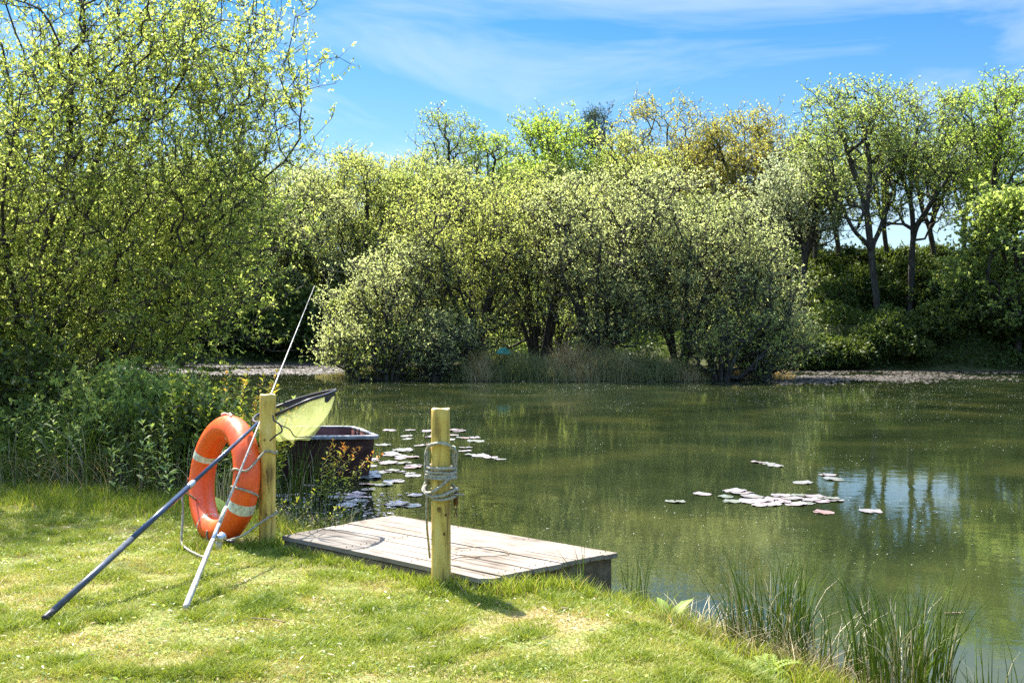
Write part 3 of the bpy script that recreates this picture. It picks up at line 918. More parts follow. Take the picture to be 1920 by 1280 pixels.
fr = [(seg_pts((-1.28, 5.95), (-.16, 4.97), .035, 1600), .05, .3), (ring_pts(-.335, 5.08, .12, 500), .075, .2), (ring_pts(-1.39, 6.1, .13, 420), .07, .3),
      (seg_pts((-.10, 4.93), (.55, 5.45), .05, 1500), .09, .3), (ring_pts(.28, 5.16, .13, 500), .12, .25), (seg_pts((.50, 5.38), (.95, 4.75), .09, 2400), .12, .35), (seg_pts((.95, 4.75), (1.35, 4.0), .10, 2600), .10, .4),
      (seg_pts((1.3, 4.1), (1.9, 3.0), .10, 1200), .10, .4), (ring_pts(-1.66, 6.0, .22, 500, 1, .5), .05, .3),
      (ring_pts(-1.16, 4.78, .045, 260), .045, .05), (ring_pts(-1.72, 4.55, .05, 240), .035, .1), (ring_pts(-1.5, 5.0, .09, 260), .03, .1),
      (seg_pts((-4.6, 8.3), (-1.7, 7.3), .25, 9000), .10, .25), (seg_pts((-1.75, 7.6), (-1.1, 6.75), .10, 2200), .13, .35), (seg_pts((-1.2, 6.4), (-.9, 6.65), .06, 900), .12, .3), (seg_pts((-4.6, 7.9), (-2.0, 7.2), .2, 4000), .06, .3)]
P = np.concatenate([f[0] for f in fr]); Hh = np.concatenate([np.full(len(f[0]), f[1]) for f in fr]); Tt = np.concatenate([np.full(len(f[0]), f[2]) for f in fr])
k = ~in_dock(P[:, 0], P[:, 1]); P, Hh, Tt = P[k], Hh[k], Tt[k]
H = Hh * (.45 + .9 * rs.rand(len(P)))
Z = np.maximum(hgt(P[:, 0], P[:, 1]), WATER_Z - .05)
lean = rs.normal(size=(len(P), 2)) * (H * .35)[:, None]
tint = np.clip(Tt + rs.normal(size=len(P)) * .14 + (rs.rand(len(P)) < .08) * .5, 0, 1)
g = blade_obj("long_grass", np.column_stack([P, Z - .004]), H, .003 + .0035 * rs.rand(len(P)), lean, tint, 'grass', rs, 3)
tag(g, "longer fresh grass fringing the platform, posts and pond edge", "grass", kind='stuff')

# straw-coloured dead grass along the edge
fr = [(seg_pts((.75, 4.95), (1.25, 4.35), .09, 520), .17), (seg_pts((1.2, 4.45), (1.6, 3.9), .08, 420), .16), (seg_pts((-4.4, 8.7), (-2.3, 8.2), .3, 1500), .34), (ring_pts(-1.45, 7.35, .35, 240), .20)]
P = np.concatenate([f[0] for f in fr]); Hh = np.concatenate([np.full(len(f[0]), f[1]) for f in fr])
H = Hh * (.4 + .8 * rs.rand(len(P)))
Z = np.maximum(hgt(P[:, 0], P[:, 1]), WATER_Z - .03)
lean = rs.normal(size=(len(P), 2)) * (H * .65)[:, None]
g = blade_obj("dead_grass", np.column_stack([P, Z - .004]), H, .0022 + .0015 * rs.rand(len(P)), lean, rs.rand(len(P)), 'straw', rs, 4)
tag(g, "dry tangled straw grass along the pond edge", "grass", kind='stuff')

# sedge at the island's edge and rushes on the far margins
a = rs.rand(9000) * math.pi + math.pi
q = .80 + .26 * rs.rand(len(a))
P = np.stack([1.2 + np.cos(a) * 6.4 * q, 30.6 + np.sin(a) * 2.7 * q], 1)
P2 = np.stack([rs.uniform(-1.6, 5.2, 7000), rs.uniform(27.9, 28.9, 7000)], 1)
P = np.concatenate([P, P2])
H = .62 * (.4 + rs.rand(len(P))) * (.3 + 1.1 * vnoise(P[:, 0], P[:, 1], 1.5, 2, 8)) * (.30 + .70 * sm(-1.6, -.8, P[:, 0]) * sm(5.2, 4.4, P[:, 0]))
Z = np.maximum(hgt(P[:, 0], P[:, 1]), WATER_Z - .05)
g = blade_obj("island_sedge", np.column_stack([P, Z]), H, .008 + .008 * rs.rand(len(P)), rs.normal(size=(len(P), 2)) * (H * .35)[:, None],
              np.clip(vnoise(P[:, 0], P[:, 1], .9, 2, 5) * 1.6 - .3 + rs.normal(size=len(P)) * .2, 0, 1), 'sedge', rs, 3)
tag(g, "brown and green sedge fringing the island shore", "sedge", kind='stuff')

# leafy ground cover on the banks
def cover(name, P, hmax, size, mat, label, seed):
    r_ = np.random.RandomState(seed)
    cl = vnoise(P[:, 0], P[:, 1], .8, 3, seed)
    z_ = hgt(P[:, 0], P[:, 1]) + hmax * sm(.25, .8, cl) * r_.rand(len(P)) ** .6
    Q = np.column_stack([P, z_])
    L = size * (.6 + .8 * r_.rand(len(P)))
    V, Fq = leaves_np(Q, r_.normal(size=(len(P), 3)) + np.array([0, 0, .3]), L, L * .6, r_)
    o = link(name, np_mesh(name, V, [Fq], {'tint': np.repeat(np.clip(cl * .7 + r_.rand(len(P)) * .4 - .15, 0, 1), 4)}), M[mat], None, smooth=False)
    tag(o, label, "ground cover", kind='stuff')


P = np.stack([rs.uniform(8, 22, 90000), rs.uniform(33.6, 43, 90000)], 1)
P = P[pond_sd(P[:, 0], P[:, 1]) > -.1]
cover("bank_ground_cover", P, .8, .10, 'lf_dark', "dark leafy ground cover over the tiered right bank", 31)
P = np.stack([rs.uniform(-16, 9, 60000), rs.uniform(38, 48, 60000)], 1)
P = P[pond_sd(P[:, 0], P[:, 1]) > 0]
cover("wood_ground_cover", P, .6, .11, 'lf_dark', "dark undergrowth on the floor of the wood behind the pond", 32)
P = np.stack([rs.uniform(-7.5, -2.0, 60000), rs.uniform(8.2, 14, 60000)], 1)
P = P[(pond_sd(P[:, 0], P[:, 1]) > .05)]
cover("left_bank_ground_cover", P, .65, .045, 'lf_herb', "low leafy ground cover under the left willow", 33)

# ------------------------------------------------------------------ rush clumps
def rush(cx, cy, n, h, r, label, seed, tipl=.28, dead=.15):
    r_ = random.Random(seed)
    e = empty("rush_clump", (cx, cy, max(G(cx, cy), WATER_Z)))
    tag(e, label, "rush clump", "clumps of rushes at the pond edge")
    V, Fs, off, tints = [], [], 0, []
    for i in range(n):
        a = r_.uniform(0, 6.28); q = r * math.sqrt(r_.random())
        b = Vector((math.cos(a) * q, math.sin(a) * q * .8, -.06))
        hh = h * (.45 + .6 * r_.random())
        dd = r_.random() < dead
        ln = r_.gauss(0, tipl * (1.8 if dead else 1)) * hh * .5
        a2 = a + r_.gauss(0, .9)
        ux, uy = math.cos(a2), math.sin(a2)
        pts = []
        for s in range(6):
            t = s / 5
            o_ = (abs(ln) * .75 + .03 * hh) * t ** 2.2
            pts.append(b + Vector((ux * o_, uy * o_, hh * (t - (.25 if dd else .05) * t ** 3))))
        m = MB().tube(pts, [.0028, .0027, .0025, .0021, .0014, .0004], 4, False)
        V += m.v
        Fs += [tuple(k + off for k in f) for f in m.f]
        off = len(V)
        tints += [r_.uniform(.85, 1) if dd else r_.uniform(0, .7)] * len(m.v)
    me = np_mesh("stems", np.array([tuple(p) for p in V]), [np.array(Fs)], {'tint': np.array(tints)})
    link("stems", me, M['rush'], e)
    return e


rush(1.12, 4.70, 210, .56, .18, "tall dark green rush clump nearest the platform with pale bent stems", 1, dead=.28)
rush(1.53, 4.20, 210, .58, .18, "second dark green rush clump at the bottom right, standing in the water", 2, dead=.25)
rush(1.28, 4.48, 130, .40, .20, "shorter half-dead rush clump between the two tall clumps", 3, tipl=.5, dead=.55)
rush(.86, 4.98, 110, .28, .16, "low straw-coloured rush clump left of the tall dark ones", 10, tipl=.7, dead=.8)
rush(.62, 5.45, 26, .40, .06, "few fine rush stems beside the right corner of the platform", 4)
rush(.34, 5.22, 16, .36, .05, "wispy rush stems against the near side of the platform", 5)
rush(-1.75, 8.5, 150, .66, .34, "thin rushes in front of the dark boat", 6, dead=.25)
rush(-1.28, 7.35, 120, .38, .28, "loose rushes between the left post and the lily pads", 7, dead=.3)
rush(1.72, 3.85, 40, .42, .12, "sparse rush stems at the bottom right corner", 8, dead=.3)
rush(-1.95, 7.3, 110, .55, .22, "thin reeds seen through the hole of the lifebuoy", 9, dead=.3)

rush(-3.15, 8.25, 170, .80, .40, "mixed green and dead reed stems rising at the lawn edge, middle of the left bank", 11, tipl=.5, dead=.22)
rush(-3.85, 8.30, 170, .85, .40, "mixed green and dead reed stems at the photo's left edge behind the lawn", 12, tipl=.5, dead=.22)
rush(-2.55, 8.05, 130, .62, .30, "short reed stems with dead stalks just left of the lifebuoy", 13, tipl=.5, dead=.4)

# ------------------------------------------------------------------ leafy plants
def herb(name, x, y, n, h, r, mat, label, seed, cat="plant", ll=.09, la=.2, gap=.035, group=None, lean=(0, 0), stemmat='bark', z=None, tintrise=0.0, tb=0.0, spread=.35):
    r_ = np.random.RandomState(seed)
    z = max(G(x, y), WATER_Z) if z is None else z
    e = empty(name, (x, y, z)); tag(e, label, cat, group)
    mb = MB(); Ps, Ds, Ls, Ts = [], [], [], []
    for i in range(n):
        a = r_.rand() * 6.28; q = r * math.sqrt(r_.rand())
        b = Vector((math.cos(a) * q, math.sin(a) * q, -.03))
        hh = h * (.55 + .55 * r_.rand())
        tip = Vector((lean[0] + math.cos(a) * spread * hh * r_.rand(), lean[1] + math.sin(a) * spread * hh * r_.rand(), 0))
        pts = [b + tip * (t ** 1.5) + Vector((0, 0, hh * (t - .10 * t * t))) for t in np.linspace(0, 1, 7)]
        mb.tube(pts, [.004, .0038, .0034, .003, .0025, .002, .001], 4, False)
        m = int(hh / gap)
        for j in range(m):
            t = .22 + .78 * j / m
            k = t * 6; i0 = min(5, int(k)); p = pts[i0].lerp(pts[i0 + 1], k - i0)
            aa = j * 2.4 + r_.rand() * .6
            Ps.append(p); Ds.append((math.cos(aa), math.sin(aa), .55 + .5 * t - .3 * r_.rand()))
            Ls.append(ll * (.6 + .6 * r_.rand()) * (1.15 - .5 * t)); Ts.append(np.clip(.4 * r_.rand() + tb + tintrise * t ** 2 + .2, 0, 1))
        for q2 in range(5):
            Ps.append(pts[-1]); Ds.append((r_.normal() * .5, r_.normal() * .5, 1)); Ls.append(ll * .5); Ts.append(np.clip(.3 + tb + tintrise + .2 * r_.rand(), 0, 1))
    mb.build("stems", M[stemmat], e)
    P_ = np.array([tuple(p) for p in Ps]); D_ = unit(np.array(Ds)); L_ = np.array(Ls); T_ = np.array(Ts)
    # each leaf: a folded, drooping blade of six vertices
    n_ = len(P_)
    S = unit(np.cross(D_, np.array([[0, 0, 1.]]) + r_.normal(size=(n_, 3)) * .25)); Nn = np.cross(S, D_)
    L1 = L_[:, None]; W1 = L1 * la
    dn = np.array([[0, 0, -1.]])
    V = np.stack([P_, P_ + D_ * L1 * .3 + S * W1 * .5 + Nn * W1 * .15, P_ + D_ * L1 * .3 - S * W1 * .5 + Nn * W1 * .15,
                  P_ + D_ * L1 * .7 + S * W1 * .4 + Nn * W1 * .1 + dn * L1 * .10, P_ + D_ * L1 * .7 - S * W1 * .4 + Nn * W1 * .1 + dn * L1 * .10, P_ + D_ * L1 + dn * L1 * .25], 1)
    b = (np.arange(n_) * 6)[:, None]
    me = np_mesh("leaves", V.reshape(-1, 3), [b + np.array([[0, 1, 2]]), b + np.array([[1, 3, 4, 2]]), b + np.array([[3, 5, 4]])], {'tint': np.repeat(T_, 6)})
    link("leaves", me, M[mat], e, smooth=False)
    return e


# willowherb and young willow along the left bank
gW = "leafy plants along the left bank"
k = 0
for (x, y, n_, h, lb) in [
    (-2.35, 7.75, 16, .62, "leafy plant with long narrow leaves left of the lifebuoy, at the lawn edge"),
    (-2.75, 8.0, 18, .72, "tall narrow-leaved plant behind the lawn edge, second left of the lifebuoy"),
    (-2.15, 8.25, 16, .80, "green narrow-leaved plant seen just above the lifebuoy"),
    (-2.55, 8.6, 20, .95, "tall leafy stand of narrow leaves behind the lifebuoy, nearest the water"),
    (-3.1, 8.7, 18, .95, "tall leafy stand in the shade left of the middle of the left bank"),
    (-3.5, 8.35, 16, .80, "shaded leafy plant below the willow trunk"),
    (-3.95, 8.6, 18, .9, "shaded leafy plant at the left edge of the photo"),
    (-3.0, 9.4, 20, 1.15, "tall leafy plant at the water's edge under the willow's right side"),
    (-3.6, 9.5, 20, 1.2, "tall leafy plant directly under the willow"),
    (-2.75, 9.3, 26, 1.15, "bright leafy stand at the water's edge left of the osier shoots"),
    (-2.3, 8.9, 24, .95, "bright leafy plant at the water's edge just behind the osier shoots"),
    (-3.3, 9.9, 26, 1.3, "tallest leafy stand where the willow's lowest twigs meet the bank plants"),
    (-4.3, 9.4, 20, 1.2, "tall leafy plant under the willow at far left")]:
    herb("leafy_plant", x, y, max(6, int(n_ * rd.uniform(.5, .95))), h * rd.uniform(.85, 1.1), .26, 'lf_herb', lb, 100 + k, group=gW, ll=.11, la=.17, gap=.028, tb=rd.uniform(-.15, .15)); k += 1
herb("osier_shrub", -1.98, 8.1, 32, 1.12, .16, 'lf_osier', "yellow-green osier shoots with orange tips above the left post, against the water", 120, cat="shrub", ll=.085, la=.3, gap=.024, lean=(.22, 0), tintrise=.45, spread=.25)
herb("osier_shrub", -2.45, 8.3, 26, .95, .2, 'lf_osier', "yellow-green osier shoots left of the lifebuoy top", 121, cat="shrub", ll=.085, la=.3, gap=.026, lean=(.1, 0), tintrise=.2, spread=.3)
herb("osier_shrub", -1.45, 8.45, 14, .62, .12, 'lf_osier', "osier shoots with reddish tips in front of the boat's right end", 122, cat="shrub", ll=.08, la=.2, gap=.024, lean=(.22, 0), tintrise=.6, spread=.3)
herb("osier_shrub", -1.60, 7.5, 7, .42, .12, 'lf_osier', "small osier sprig right of the left post, below the boat", 123, cat="shrub", ll=.075, la=.18, gap=.026, lean=(.10, 0), tintrise=.3, spread=.5)
herb("osier_shrub", -1.42, 7.2, 8, .30, .16, 'lf_osier', "low yellow-green sprig among the rushes behind the platform", 124, cat="shrub", ll=.06, la=.2, gap=.026, lean=(.05, 0), tintrise=.3, spread=.6)


for i, (x, y, r_b, h_b, mt, lb) in enumerate([(-3.45, 8.95, .75, .85, 'lf_mid', "dense bramble bush under the willow, left part of the bank"), (-4.35, 9.0, .7, 1.05, 'lf_dark', "dark bramble bush at the photo's left edge below the willow"),
                                          (-2.62, 8.35, .42, .62, 'lf_dark', "low dark bushy plant between lawn and water left of the lifebuoy"), (-2.95, 9.15, .5, .75, 'lf_mid', "rounded leafy bush at the water's edge below the willow's right side")]):
    make_tree("bush", lb, (x, y, G(x, y)), fan(7, h_b * .8, r_b * .8, rd, start=.05, kink=.06), [(0, 0, h_b * .5, r_b, r_b * .8, h_b * .5, 1), (r_b * .4, 0, h_b * .75, r_b * .5, r_b * .5, h_b * .3, .4)],
              M[mt], M['bark'], n=900, seed=300 + i, seg=.12, r0=.0022, clump=10, csig=.07, twigs=2, tlen=.11, lpt=5, lsize=.045, lasp=.55, stem_r=.012, minz=0.02, cat='bush', smin=.02, shell=.8)


def broadleaf(x, y, specs, label, seed):
    """big soft dock leaves rising from one root"""
    e = empty("broadleaf_plant", (x, y, max(G(x, y), WATER_Z))); tag(e, label, "plant")
    r_ = random.Random(seed)
    for (az, L, Wd, tilt, roll) in specs:
        V, Fc = [], []
        ca, sa = math.cos(az), math.sin(az)
        nseg = 8
        for i in range(nseg + 1):
            t = i / nseg
            wd = Wd * math.sin(math.pi * min(1, (t * .92 + .08))) ** .7
            ang = tilt - t * .7
            r_h = L * t * math.cos(ang); z = L * t * math.sin(ang)
            for j, s in enumerate((-1, -.5, 0, .5, 1)):
                wv = wd * .5 * s
                V.append((ca * r_h - sa * wv * math.cos(roll), sa * r_h + ca * wv * math.cos(roll), z + abs(s) * wd * .12 + wv * math.sin(roll) + r_.uniform(-1, 1) * .003))
        for i in range(nseg):
            for j in range(4):
                a = i * 5 + j
                Fc.append((a, a + 1, a + 6, a + 5))
        me = bpy.data.meshes.new("leaf"); me.from_pydata(V, [], Fc)
        a_ = me.attributes.new('tint', 'FLOAT', 'POINT'); a_.data.foreach_set("value", [r_.uniform(.6, 1)] * len(V))
        link("leaf", me, M['lf_dock'], e)
    return e


broadleaf(.73, 4.98, [(1.9, .19, .06, 1.5, 0), (2.5, .16, .055, 1.35, .1), (1.0, .16, .055, 1.3, 0), (.5, .20, .06, 1.5, .2), (3.2, .13, .05, 1.0, .4), (-1.4, .12, .045, 1.1, 0)], "bright green broad-leaved dock plant on the pond edge right of the platform", 4)
broadleaf(-1.78, 6.75, [(2.4, .26, .075, 1.35, .1), (.7, .20, .06, 1.2, .1)], "large bright broad leaf showing through the lifebuoy's hole", 6)
broadleaf(1.42, 4.02, [(2.0, .10, .04, .7, .3), (.3, .10, .04, .6, .3), (3.9, .09, .04, .6, .3), (-1.0, .09, .04, .6, .3)], "small grey-green broad-leaved weed at the foot of the right rushes", 8)


def fern(x, y, label, seed, n=6, L=.26):
    e = empty("fern", (x, y, max(G(x, y), WATER_Z))); tag(e, label, "fern")
    r_ = random.Random(seed)
    for q in range(n):
        az = 6.28 * q / n + r_.uniform(-.3, .3); ca, sa = math.cos(az), math.sin(az)
        V, Fc, tl = [], [], []
        LL = L * r_.uniform(.7, 1.1)
        for i in range(14):
            t = (i + 1) / 14.5
            ang = 1.25 - 1.0 * t
            c = Vector((ca * LL * t * math.cos(ang), sa * LL * t * math.cos(ang), LL * t * math.sin(ang)))
            d = Vector((ca * math.cos(ang - .4), sa * math.cos(ang - .4), math.sin(ang - .4)))
            for s in (-1, 1):
                pl = LL * .22 * math.sin(math.pi * (t * .8 + .2)) * 1.1
                o_ = Vector((-sa * s, ca * s, 0))
                a = len(V)
                V += [c, c + o_ * pl * .5 + d * .008, c + o_ * pl + d * .012, c + o_ * pl * .5 - d * .006]
                Fc.append((a, a + 1, a + 2, a + 3))
        me = bpy.data.meshes.new("frond"); me.from_pydata([tuple(v) for v in V], [], Fc)
        a_ = me.attributes.new('tint', 'FLOAT', 'POINT'); a_.data.foreach_set("value", [r_.uniform(.3, .9)] * len(V))
        link("frond", me, M['lf_dock'], e, smooth=False)


fern(.30, 5.22, "small fern curling against the platform's near right side", 3, 6, .17)
fern(1.02, 4.28, "pale green fern lying on the lawn edge in front of the rushes", 5, 6, .16)

# ------------------------------------------------------------------ floating things
def lily_mesh(seed):
    r_ = random.Random(seed)
    n = 26
    V = [(0, 0, .002)]
    a0 = r_.uniform(0, 6.28)
    for ring, q in ((1, .5), (2, 1.0)):
        for i in range(n):
            a = a0 + .18 + (6.283 - .30) * i / (n - 1)
            rr = q * (1 + (.04 * math.sin(5 * a + seed) + r_.uniform(-.04, .03) if ring == 2 else 0))
            z = .003 + (.09 * max(0, math.sin(3 * a + seed)) ** 4 + r_.uniform(0, .03) if ring == 2 else 0)
            V.append((rr * math.cos(a), rr * math.sin(a), z))
    Fc = [(0, 1 + i, 2 + i) for i in range(n - 1)] + [(1 + i, 1 + n + i, 2 + n + i, 2 + i) for i in range(n - 1)]
    me = bpy.data.meshes.new("lily_pad"); me.from_pydata(V, [], Fc)
    me.materials.append(M['lily'])
    me.polygons.foreach_set("use_smooth", np.ones(len(me.polygons), dtype=bool))
    return me


m, n, l, b = newmat("lily_pad_skin")
oi = n.new("ShaderNodeObjectInfo")
r = ramp(n, [(0, (.12, .13, .08)), (.35, (.20, .17, .16)), (.9, (.27, .205, .21)), (1, (.22, .11, .08))])
l.new(oi.outputs['Random'], r.inputs['Fac']); l.new(r.outputs['Color'], b.inputs['Base Color'])
b.inputs['Roughness'].default_value = .34; b.inputs['Specular IOR Level'].default_value = .9
b.inputs['Coat Weight'].default_value = .25; b.inputs['Coat Roughness'].default_value = .3
M['lily'] = m
LM = [lily_mesh(i) for i in range(6)]


def pad(px, py, size, label, group):
    d = F * (CAM_H - WATER_Z) / (py - 609)
    x = (px - 960) * d / F
    o = bpy.data.objects.new("lily_pad", rd.choice(LM)); COL.objects.link(o)
    o.location = (x, d, WATER_Z + rd.uniform(.003, .008)); o.rotation_euler = (R0(rd.uniform(-3, 3)), R0(rd.uniform(-3, 3)), rd.uniform(0, 6.28))
    o.scale = (size, size, size)
    tag(o, label, "lily pad", group)


for (px, py) in [(1362, 932), (1374, 941), (1392, 925), (1378, 921), (1412, 932), (1430, 940), (1425, 948), (1445, 946), (1465, 930), (1487, 935), (1470, 942), (1500, 930), (1512, 945), (1530, 932), (1540, 941), (1552, 935), (1458, 937), (1405, 941), (1522, 938), (1566, 939), (1493, 946)]:
    pad(px, py, rd.uniform(.065, .11), "pinkish lily pad in the dense raft of pads on the open water at right", "raft of lily pads on open water")
for (px, py, lb) in [(1318, 927, "single round lily pad just left of the raft of pads"), (1267, 941, "smallest reddish lily pad, farthest left of the raft"), (1506, 906, "lily pad floating alone behind the right part of the raft"),
                     (1553, 891, "small lily pad behind another in the pair beyond the raft"), (1564, 899, "large lily pad of the pair beyond the raft's right end"), (1546, 962, "lily pad floating alone in front of the raft"),
                     (1635, 960, "lily pad floating right of the raft beside the bright sky reflection"), (1424, 867, "leftmost of the small row of lily pads far behind the raft"), (1440, 870, "middle of the small row of lily pads far behind the raft"), (1455, 874, "rightmost of the small row of lily pads far behind the raft")]:
    pad(px, py, rd.uniform(.08, .10), lb, None)
r2_ = random.Random(9)
for i in range(64):
    t = r2_.random()
    py = 806 + 150 * t ** 1.1
    px = 712 + r2_.uniform(-10, 80) - 25 * t + (r2_.uniform(0, 110) if py < 840 else 0)
    if py > 905: px = r2_.uniform(530, 745)
    pad(px, py, r2_.uniform(.06, .12) * (1.15 if py < 860 else .95), "glossy lily pad among the drift of pads between boat and platform", "drift of lily pads beside the boat")
for (px, py) in [(872, 822), (890, 821), (873, 840), (872, 846), (900, 855), (920, 858), (938, 862), (885, 853), (778, 930), (770, 949)]:
    pad(px, py, rd.uniform(.06, .10), "lily pad on the water just right of the roped post", "lily pads near the roped post")

# pollen fluff and debris
def flakes(name, P, size, cols, label, seed, rough=.8):
    r_ = np.random.RandomState(seed)
    n_ = len(P)
    a = r_.rand(n_) * 6.28
    s = (size + (P[:, 1] - 5) * .00018 * (size < .01)) * (.5 + r_.rand(n_))
    V = np.empty((n_, 4, 3))
    for k_ in range(4):
        rr = s * (.6 + .7 * r_.rand(n_))
        V[:, k_, 0] = P[:, 0] + np.cos(a + k_ * 1.57) * rr; V[:, k_, 1] = P[:, 1] + np.sin(a + k_ * 1.57) * rr
        V[:, k_, 2] = WATER_Z + .003 + r_.rand(n_) * size * .4
    m_, nn, ll_, b_ = newmat(name)
    at_ = nn.new("ShaderNodeAttribute"); at_.attribute_name = 'tint'
    rr_ = ramp(nn, cols); ll_.new(at_.outputs['Fac'], rr_.inputs['Fac']); ll_.new(rr_.outputs['Color'], b_.inputs['Base Color'])
    b_.inputs['Roughness'].default_value = rough
    o = link(name, np_mesh(name, V.reshape(-1, 3), [np.arange(n_ * 4).reshape(n_, 4)], {'tint': np.repeat(r_.rand(n_), 4)}), m_, None, smooth=False)
    tag(o, label, "floating debris", kind='stuff')


def water_pts(n_, d0, d1, pw, seed):
    r_ = np.random.RandomState(seed)
    d = d0 + (d1 - d0) * r_.rand(n_) ** pw
    x = (r_.rand(n_) - .5) * 1.05 * d
    k_ = (pond_sd(x, d) < -.05) & (island_sd(x, d) < -.05)
    return np.stack([x, d], 1)[k_]


P = water_pts(22000, 5, 34, .62, 5)
k_ = vnoise(P[:, 0], P[:, 1], .35, 3, 3) + .03 * (P[:, 1] - 20) * .3 > .42
flakes("willow_fluff", P[k_], .0028, [(0, (.3, .3, .24)), (1, (.62, .62, .56))], "pale willow fluff dotted over the pond surface", 6)
P = water_pts(150000, 26, 41.5, 1.0, 7)
mk = np.minimum(-pond_sd(P[:, 0], P[:, 1]), -island_sd(P[:, 0], P[:, 1]) * .8)
left = P[:, 0] < -3.5
sc_l = sm(31.0, 32.5, P[:, 1]) * left
sc_r = sm(2.4, .6, mk) * ~left * np.where(P[:, 0] > 6.5, 1.0, sm(.5, .1, mk) * .6)
k_ = np.random.RandomState(3).rand(len(P)) < np.maximum(sc_l * .85, sc_r * .8) * sm(.3, .5, vnoise(P[:, 0], P[:, 1], .6, 3, 7))
flakes("floating_scum", P[k_], .045, [(0, (.03, .025, .015)), (.5, (.05, .04, .028)), (1, (.11, .085, .07))], "pinkish brown mat of fallen catkins and scum along the far margins", 8, .6)
P = np.concatenate([np.stack([rs.uniform(-2.2, -.9, 1500), rs.uniform(6.9, 9.3, 1500)], 1)]); P = P[pond_sd(P[:, 0], P[:, 1]) < .02]
flakes("margin_debris", P, .014, [(0, (.05, .04, .03)), (.5, (.2, .17, .14)), (1, (.5, .46, .44))], "dead leaves and reed litter floating by the near bank", 9, .5)

# ------------------------------------------------------------------ dock platform
def wood_mat(name, ang, cols, rough=.75, knots=False, streak=26):
    m, n, l, b = newmat(name)
    t = n.new("ShaderNodeTexCoord")
    mp1 = n.new("ShaderNodeMapping")
    if knots: mp1.inputs['Scale'].default_value = (1, 1, .12)
    else:
        mp1.vector_type = 'TEXTURE'
        mp1.inputs['Rotation'].default_value = (0, 0, ang); mp1.inputs['Scale'].default_value = (9, 1, 1)
    a = n.new("ShaderNodeTexNoise"); a.inputs['Scale'].default_value = streak; a.inputs['Detail'].default_value = 8; a.inputs['Roughness'].default_value = .65; a.inputs['Distortion'].default_value = .4
    c = n.new("ShaderNodeTexNoise"); c.inputs['Scale'].default_value = 3.5; c.inputs['Detail'].default_value = 5
    l.new(t.outputs['Object'], mp1.inputs['Vector']); l.new(mp1.outputs[0], a.inputs['Vector']); l.new(t.outputs['Object'], c.inputs['Vector'])
    ad = n.new("ShaderNodeMath"); ad.operation = 'MULTIPLY_ADD'; ad.inputs[1].default_value = .6
    mm = n.new("ShaderNodeMath"); mm.operation = 'MULTIPLY'; mm.inputs[1].default_value = .42
    l.new(c.outputs['Fac'], mm.inputs[0]); l.new(a.outputs['Fac'], ad.inputs[0]); l.new(mm.outputs[0], ad.inputs[2])
    r = ramp(n, cols)
    l.new(ad.outputs[0], r.inputs['Fac'])
    out = r.outputs['Color']
    if knots:
        mp2 = n.new("ShaderNodeMapping"); mp2.inputs['Scale'].default_value = (1, 1, .75)
        v = n.new("ShaderNodeTexVoronoi"); v.inputs['Scale'].default_value = 6.0
        l.new(t.outputs['Object'], mp2.inputs['Vector']); l.new(mp2.outputs[0], v.inputs['Vector'])
        r3 = ramp(n, [(0, (.25, .16, .08)), (.10, (.42, .3, .15)), (.16, (1, 1, 1)), (1, (1, 1, 1))])
        l.new(v.outputs['Distance'], r3.inputs['Fac'])
        mu = n.new("ShaderNodeMix"); mu.data_type = 'RGBA'; mu.blend_type = 'MULTIPLY'; mu.inputs[0].default_value = .9
        l.new(out, mu.inputs[6]); l.new(r3.outputs['Color'], mu.inputs[7]); out = mu.outputs[2]
    l.new(out, b.inputs['Base Color'])
    bp = n.new("ShaderNodeBump"); bp.inputs['Strength'].default_value = .5; bp.inputs['Distance'].default_value = .004
    l.new(a.outputs['Fac'], bp.inputs['Height']); l.new(bp.outputs[0], b.inputs['Normal'])
    b.inputs['Roughness'].default_value = rough; b.inputs['Specular IOR Level'].default_value = .3
    return m


DZ = .07
ua = DK[1] - DK[0]
ang = math.atan2(ua[1], ua[0])
M['deck'] = wood_mat("weathered_deck_wood", ang, [(.36, (.06, .043, .03)), (.44, (.135, .106, .078)), (.53, (.215, .177, .135)), (.66, (.29, .25, .20))])
M['beam'] = wood_mat("dark_beam_wood", ang, [(.35, (.045, .032, .02)), (.5, (.11, .08, .05)), (.65, (.20, .15, .10))])  # beams and legs in a darker, browner tone than the deck boards
dock = empty("wooden_platform", (float(DK[0][0]), float(DK[0][1]), 0))
tag(dock, "weathered grey wooden plank fishing platform at the pond edge", "platform")
org = Vector(dock.location)
mb = MB()


def bil(u, v, z):
    p = (DK[0] * (1 - u) + DK[1] * u) * (1 - v) + (DK[3] * (1 - u) + DK[2] * u) * v
    return Vector((p[0], p[1], z)) - org


